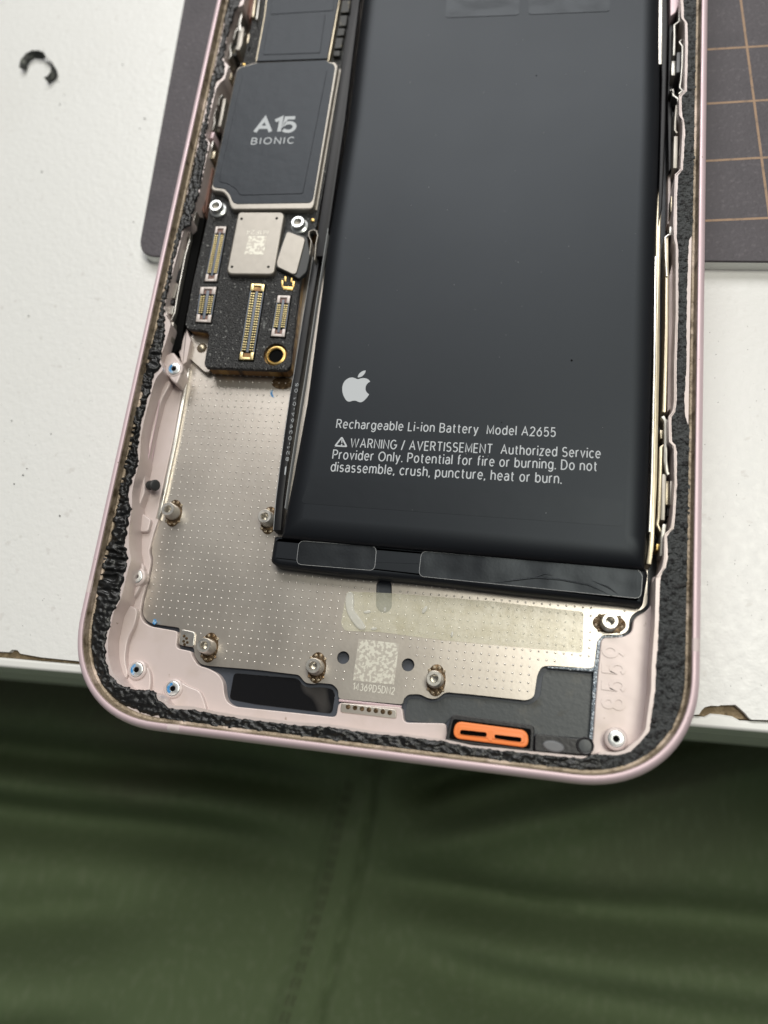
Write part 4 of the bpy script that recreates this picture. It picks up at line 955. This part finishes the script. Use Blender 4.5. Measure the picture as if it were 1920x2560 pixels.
# board-to-board connectors
def connector(tl, tr, br_, bl__, n, cap='connector_cap', rows=2):
    z = ZBD + .22
    pts = [Vector(P(*p, z)) for p in (tl, tr, br_, bl__)]
    def at(s, t): a = pts[0].lerp(pts[1], s); b = pts[3].lerp(pts[2], s); q = a.lerp(b, t); return (q.x, q.y)
    def quad(s0, s1, t0, t1): return [at(s0, t0), at(s1, t0), at(s1, t1), at(s0, t1)]
    b = prism('connector', offset(ccw(quad(0, 1, 0, 1)), -.16), ZBD - .2, ZBD + .03, M['hole'], lb)
    g = [prism_geo(quad(.0, .07, .04, .96), ZBD, z - .03), prism_geo(quad(.93, 1, .04, .96), ZBD, z - .03), prism_geo(quad(.41, .59, .1, .9), ZBD, z - .02, bev=.03)]
    v_, f_ = join(g); mesh('insulator', v_, f_, M['connector_body'], b)
    e = 1.15 / (pts[0] - pts[3]).length
    for t0, t1 in ((0, e), (1 - e, 1)):
        g = [prism_geo(quad(0, .24, t0, t1), ZBD - .1, z + .03, bev=.07), prism_geo(quad(.76, 1, t0, t1), ZBD - .1, z + .03, bev=.07)]
        w0 = (t0, t0 + e * .32) if t0 == 0 else (t1 - e * .32, t1)
        g.append(prism_geo(quad(.1, .9, *w0), ZBD - .1, z + .02, bev=.05)); v_, f_ = join(g); mesh('end_cap', v_, f_, M[cap], b)
        mid_ = (e * .36, e * .9) if t0 == 0 else (1 - e * .9, 1 - e * .36)
        prism('cap_base', quad(.26, .74, *mid_), ZBD - .1, ZBD + .1, M['board_edge' if cap == 'pin_gold' else 'brown_flex'], b)
    g = []
    for k in range(n):
        t = e * 1.15 + (1 - 2.3 * e) * (k + .5) / n; hw = (1 - 2.3 * e) / n * .27
        for s0, s1 in ((.09, .22), (.25, .38), (.62, .75), (.78, .91)):
            g.append(prism_geo(quad(s0, s1, t - hw, t + hw), ZBD, z, bev=.03, seg=1))
    v_, f_ = join(g); tagged(mesh('pin_rows', v_, f_, M['pin_gold'], b, 30), kind='stuff')
connector((539, 566), (566, 566), (541, 703), (511, 703), 19)
connector((501, 717), (541, 717), (526, 806), (489, 804), 9)
connector((628, 708), (662, 711), (632, 900), (597, 899), 23, 'pin_gold')
connector((694, 738), (726, 739), (711, 842), (677, 840), 11)

# ================================================================== curled scrap of old adhesive on the desk
sc0 = tagged(empty('adhesive_scrap', (*P(95, 170, -2), -2)), 'curled scrap of old black seal adhesive lying on the white desk', 'scrap')
path = [(56, 172), (60, 156), (70, 143), (84, 136), (98, 137), (112, 141), (126, 152), (136, 168), (134, 186), (126, 196), (117, 203)]
g = PL(path, -1.2); vs = []; fs = []
dense = []
for i in range(len(g) - 1):
    for k in range(6):
        t = k / 6; dense.append((g[i][0] * (1 - t) + g[i + 1][0] * t, g[i][1] * (1 - t) + g[i + 1][1] * t))
dense.append(g[-1]); n = len(dense)
def ribbon3(sign):
    out = []
    for i, p in enumerate(dense):
        p0, p1 = Vector(dense[max(i - 1, 0)]), Vector(dense[min(i + 1, n - 1)]); d = (p1 - p0).normalized(); nn = Vector((-d.y, d.x))
        f_ = i / (n - 1); wd = (.6 if f_ < .5 else .16 if f_ < .72 else .5) * (1 + .3 * fbm(i * .35, 1, 2)); 
        tl = .75
        for j in range(5):
            s_ = (j / 4 - .5); out.append((p[0] + nn.x * wd * s_ * 1.3, p[1] + nn.y * wd * s_ * 1.3, -1.97 + .35 + .12 * fbm(i * .25, j * .4, 4) + .75 * (.5 + s_ * (1 if f_ < .5 else -1)) + sign * .14))
    return out
va = ribbon3(1); vb = ribbon3(-1)
vs = va + vb; o_ = len(va)
for i in range(n - 1):
    for j in range(4):
        q = (i * 5 + j, i * 5 + j + 1, (i + 1) * 5 + j + 1, (i + 1) * 5 + j); fs.append(q); fs.append(tuple(x + o_ for x in q[::-1]))
    for j in (0, 4): fs.append((i * 5 + j, (i + 1) * 5 + j, (i + 1) * 5 + j + o_, i * 5 + j + o_))
for i in (0, n - 1): fs.append(tuple(i * 5 + j for j in range(5)) + tuple(i * 5 + j + o_ for j in range(4, -1, -1)))
mesh('ribbon', vs, fs, M['scrap'], sc0, 60)
# crumbs on the desk: uncountable specks
geo = []
for (u, v, r) in ((150, 262, .28), (105, 430, .3), (362, 297, .34), (307, 162, .22), (350, 322, .2), (334, 555, .22), (160, 238, .16), (146, 205, .16), (72, 790, .25), (58, 1188, .3), (68, 1172, .2), (30, 1052, .22), (128, 1085, .2), (150, 1290, .3), (36, 1210, .25)):
    c = P(u, v, -2); geo.append(lathe_geo((c[0], c[1]), [(r * .36, -2.02), (r * .45, -1.93), (r * .2, -1.87)], 6))
for k in range(120):
    c = (random.uniform(-26, -3), random.uniform(10, 66)) if k < 60 else (random.uniform(73, 84), random.uniform(11, 60))
    r = random.uniform(.02, .06); geo.append(lathe_geo(c, [(r, -2.01), (r * .8, -1.97), (r * .3, -1.95)], 5))
vs, fs = join(geo); tagged(mesh('desk_crumbs', vs, fs, M['scrap'], None, 60), 'dark dust specks and crumbs scattered over the white desk', 'crumbs', kind='stuff')

# ================================================================== seated person: only the lap shows
pe = tagged(empty('person', (20, -60, -190)), 'seated person in olive green trousers, lap below the desk edge', 'person')
CR = Vector(P(930, 1985, -122)); 
def seam_x(y): return CR.x + (y - CR.y) * .09
NX, NY = 210, 190
X0, X1, Y0, Y1 = -150, 190, -175, 75
CREASES = [(PL(px, -116), dep, sg) for px, dep, sg in (
    ([(-700, 1770), (300, 1915), (620, 1960), (1000, 2000)], -15, 6.0), ([(-700, 1880), (380, 2095), (820, 2165)], -12, 6.5), ([(-700, 2270), (60, 2290), (480, 2310)], -9, 7.0),
    ([(950, 2000), (1120, 1925), (1600, 1790)], -16, 4.6), ([(960, 2070), (1330, 1975), (2100, 1790)], -9, 4.6), ([(780, 2210), (1300, 2262), (1700, 2290), (2700, 2400)], -11, 6.0),
    ([(780, 2340), (1300, 2460), (2700, 2700)], -8, 7.0), ([(-700, 2520), (460, 2590)], -8, 6.0),
    ([(-700, 1830), (480, 2005), (860, 2080)], 8, 6.0), ([(900, 2140), (1300, 2030), (2100, 1840)], 8, 5.5), ([(-700, 2400), (800, 2440)], 6, 11.0), ([(860, 2290), (1400, 2360), (2700, 2500)], 4, 6.0))]
def dist_poly(x, y, pl_):
    best = 1e9; run = 0; tot = sum(math.dist(a_, b_) for a_, b_ in zip(pl_[:-1], pl_[1:])); at_ = 0
    for (ax, ay), (bx, by) in zip(pl_[:-1], pl_[1:]):
        ex, ey = bx - ax, by - ay; t = max(0, min(1, ((x - ax) * ex + (y - ay) * ey) / (ex * ex + ey * ey)))
        d_ = (x - ax - t * ex) ** 2 + (y - ay - t * ey) ** 2; ln_ = math.hypot(ex, ey)
        if d_ < best: best = d_; at_ = (run + t * ln_) / tot
        run += ln_
    f_ = min(1, 4.0 * min(at_, 1 - at_)); f_ = f_ * f_ * (3 - 2 * f_)
    return math.sqrt(best), f_
def lap(x, y):
    sx = seam_x(min(y, CR.y)); dx = x - sx; dy = y - CR.y
    r = math.hypot(dx, dy); th = math.atan2(dy, abs(dx) + 1e-6)
    z = -122 + .55 * max(0, -dy - 20) - 2 + 4 * math.exp(-(dy / 60) ** 2)
    # thighs swell to both sides
    z += 16 * (1 - math.exp(-(dx / 70) ** 2)) - 9 * max(0, dy / 30) ** 1.5
    # folds fan out of the crotch
    n_ = noise.noise(Vector((x * .010, y * .012, 3)))
    z += 1.8 * n_
    for pl_, dep, sg in CREASES:
        d_, f_ = dist_poly(x + 4 * n_, y + 5 * n_, pl_); z += dep * f_ * math.exp(-(d_ / sg) ** 2)
    z += 1.6 * noise.noise(Vector((x * .02, y * .04, 9))) + .4 * noise.noise(Vector((x * .1, y * .12, 2)))
    # raised fly placket left of the seam
    if y < CR.y + 6:
        f_ = max(0, min(1, (dx + 9.5) / 1.2)) * max(0, min(1, (-dx + .4) / .8))
        z += 1.5 * f_ * max(0, min(1, (CR.y + 6 - y) / 8))
        z -= 1.2 * math.exp(-((dx - .6) / 1.2) ** 2)
        z -= .5 * math.exp(-((dx + 7.6) / .6) ** 2)
    else: z -= 2.0 * math.exp(-(dx / 2.5) ** 2)
    return z
vs = []; fs = []
for j in range(NY + 1):
    for i in range(NX + 1):
        t = i / NX * 2 - 1; x = 20 + 170 * (abs(t) ** 1.5) * (1 if t > 0 else -1); y = Y0 + (Y1 - Y0) * j / NY
        vs.append((x, y, lap(x, y)))
for j in range(NY):
    for i in range(NX):
        a = j * (NX + 1) + i; fs.append((a, a + 1, a + NX + 2, a + NX + 1))
# skirt down and underside so that the cloth wraps a solid lap
edge = [i for i in range(NX + 1)] + [j * (NX + 1) + NX for j in range(1, NY + 1)] + [NY * (NX + 1) + i for i in range(NX - 1, -1, -1)] + [j * (NX + 1) for j in range(NY - 1, 0, -1)]
b0 = len(vs); vs += [(vs[e][0], vs[e][1], -190) for e in edge]
for k in range(len(edge)): k2 = (k + 1) % len(edge); fs.append((edge[k], edge[k2], b0 + k2, b0 + k))
fs.append(tuple(range(b0, b0 + len(edge))))
mesh('trousers', vs, fs, M['twill'], pe, 60)
geo = []
y = CR.y + 2
while y > -170:
    for off in (-7.0, -5.6):
        x = seam_x(y) + off; x2 = seam_x(y - 2.2) + off
        geo.append(tube_geo([(x, y, lap(x, y) + .1), ((x + x2) / 2, y - 1.1, lap((x + x2) / 2, y - 1.1) + .35), (x2, y - 2.2, lap(x2, y - 2.2) + .1)], .32, 5))
    y -= 3.1
vs, fs = join(geo); tagged(mesh('fly_stitching', vs, fs, M['stitch'], pe, 60), kind='stuff')
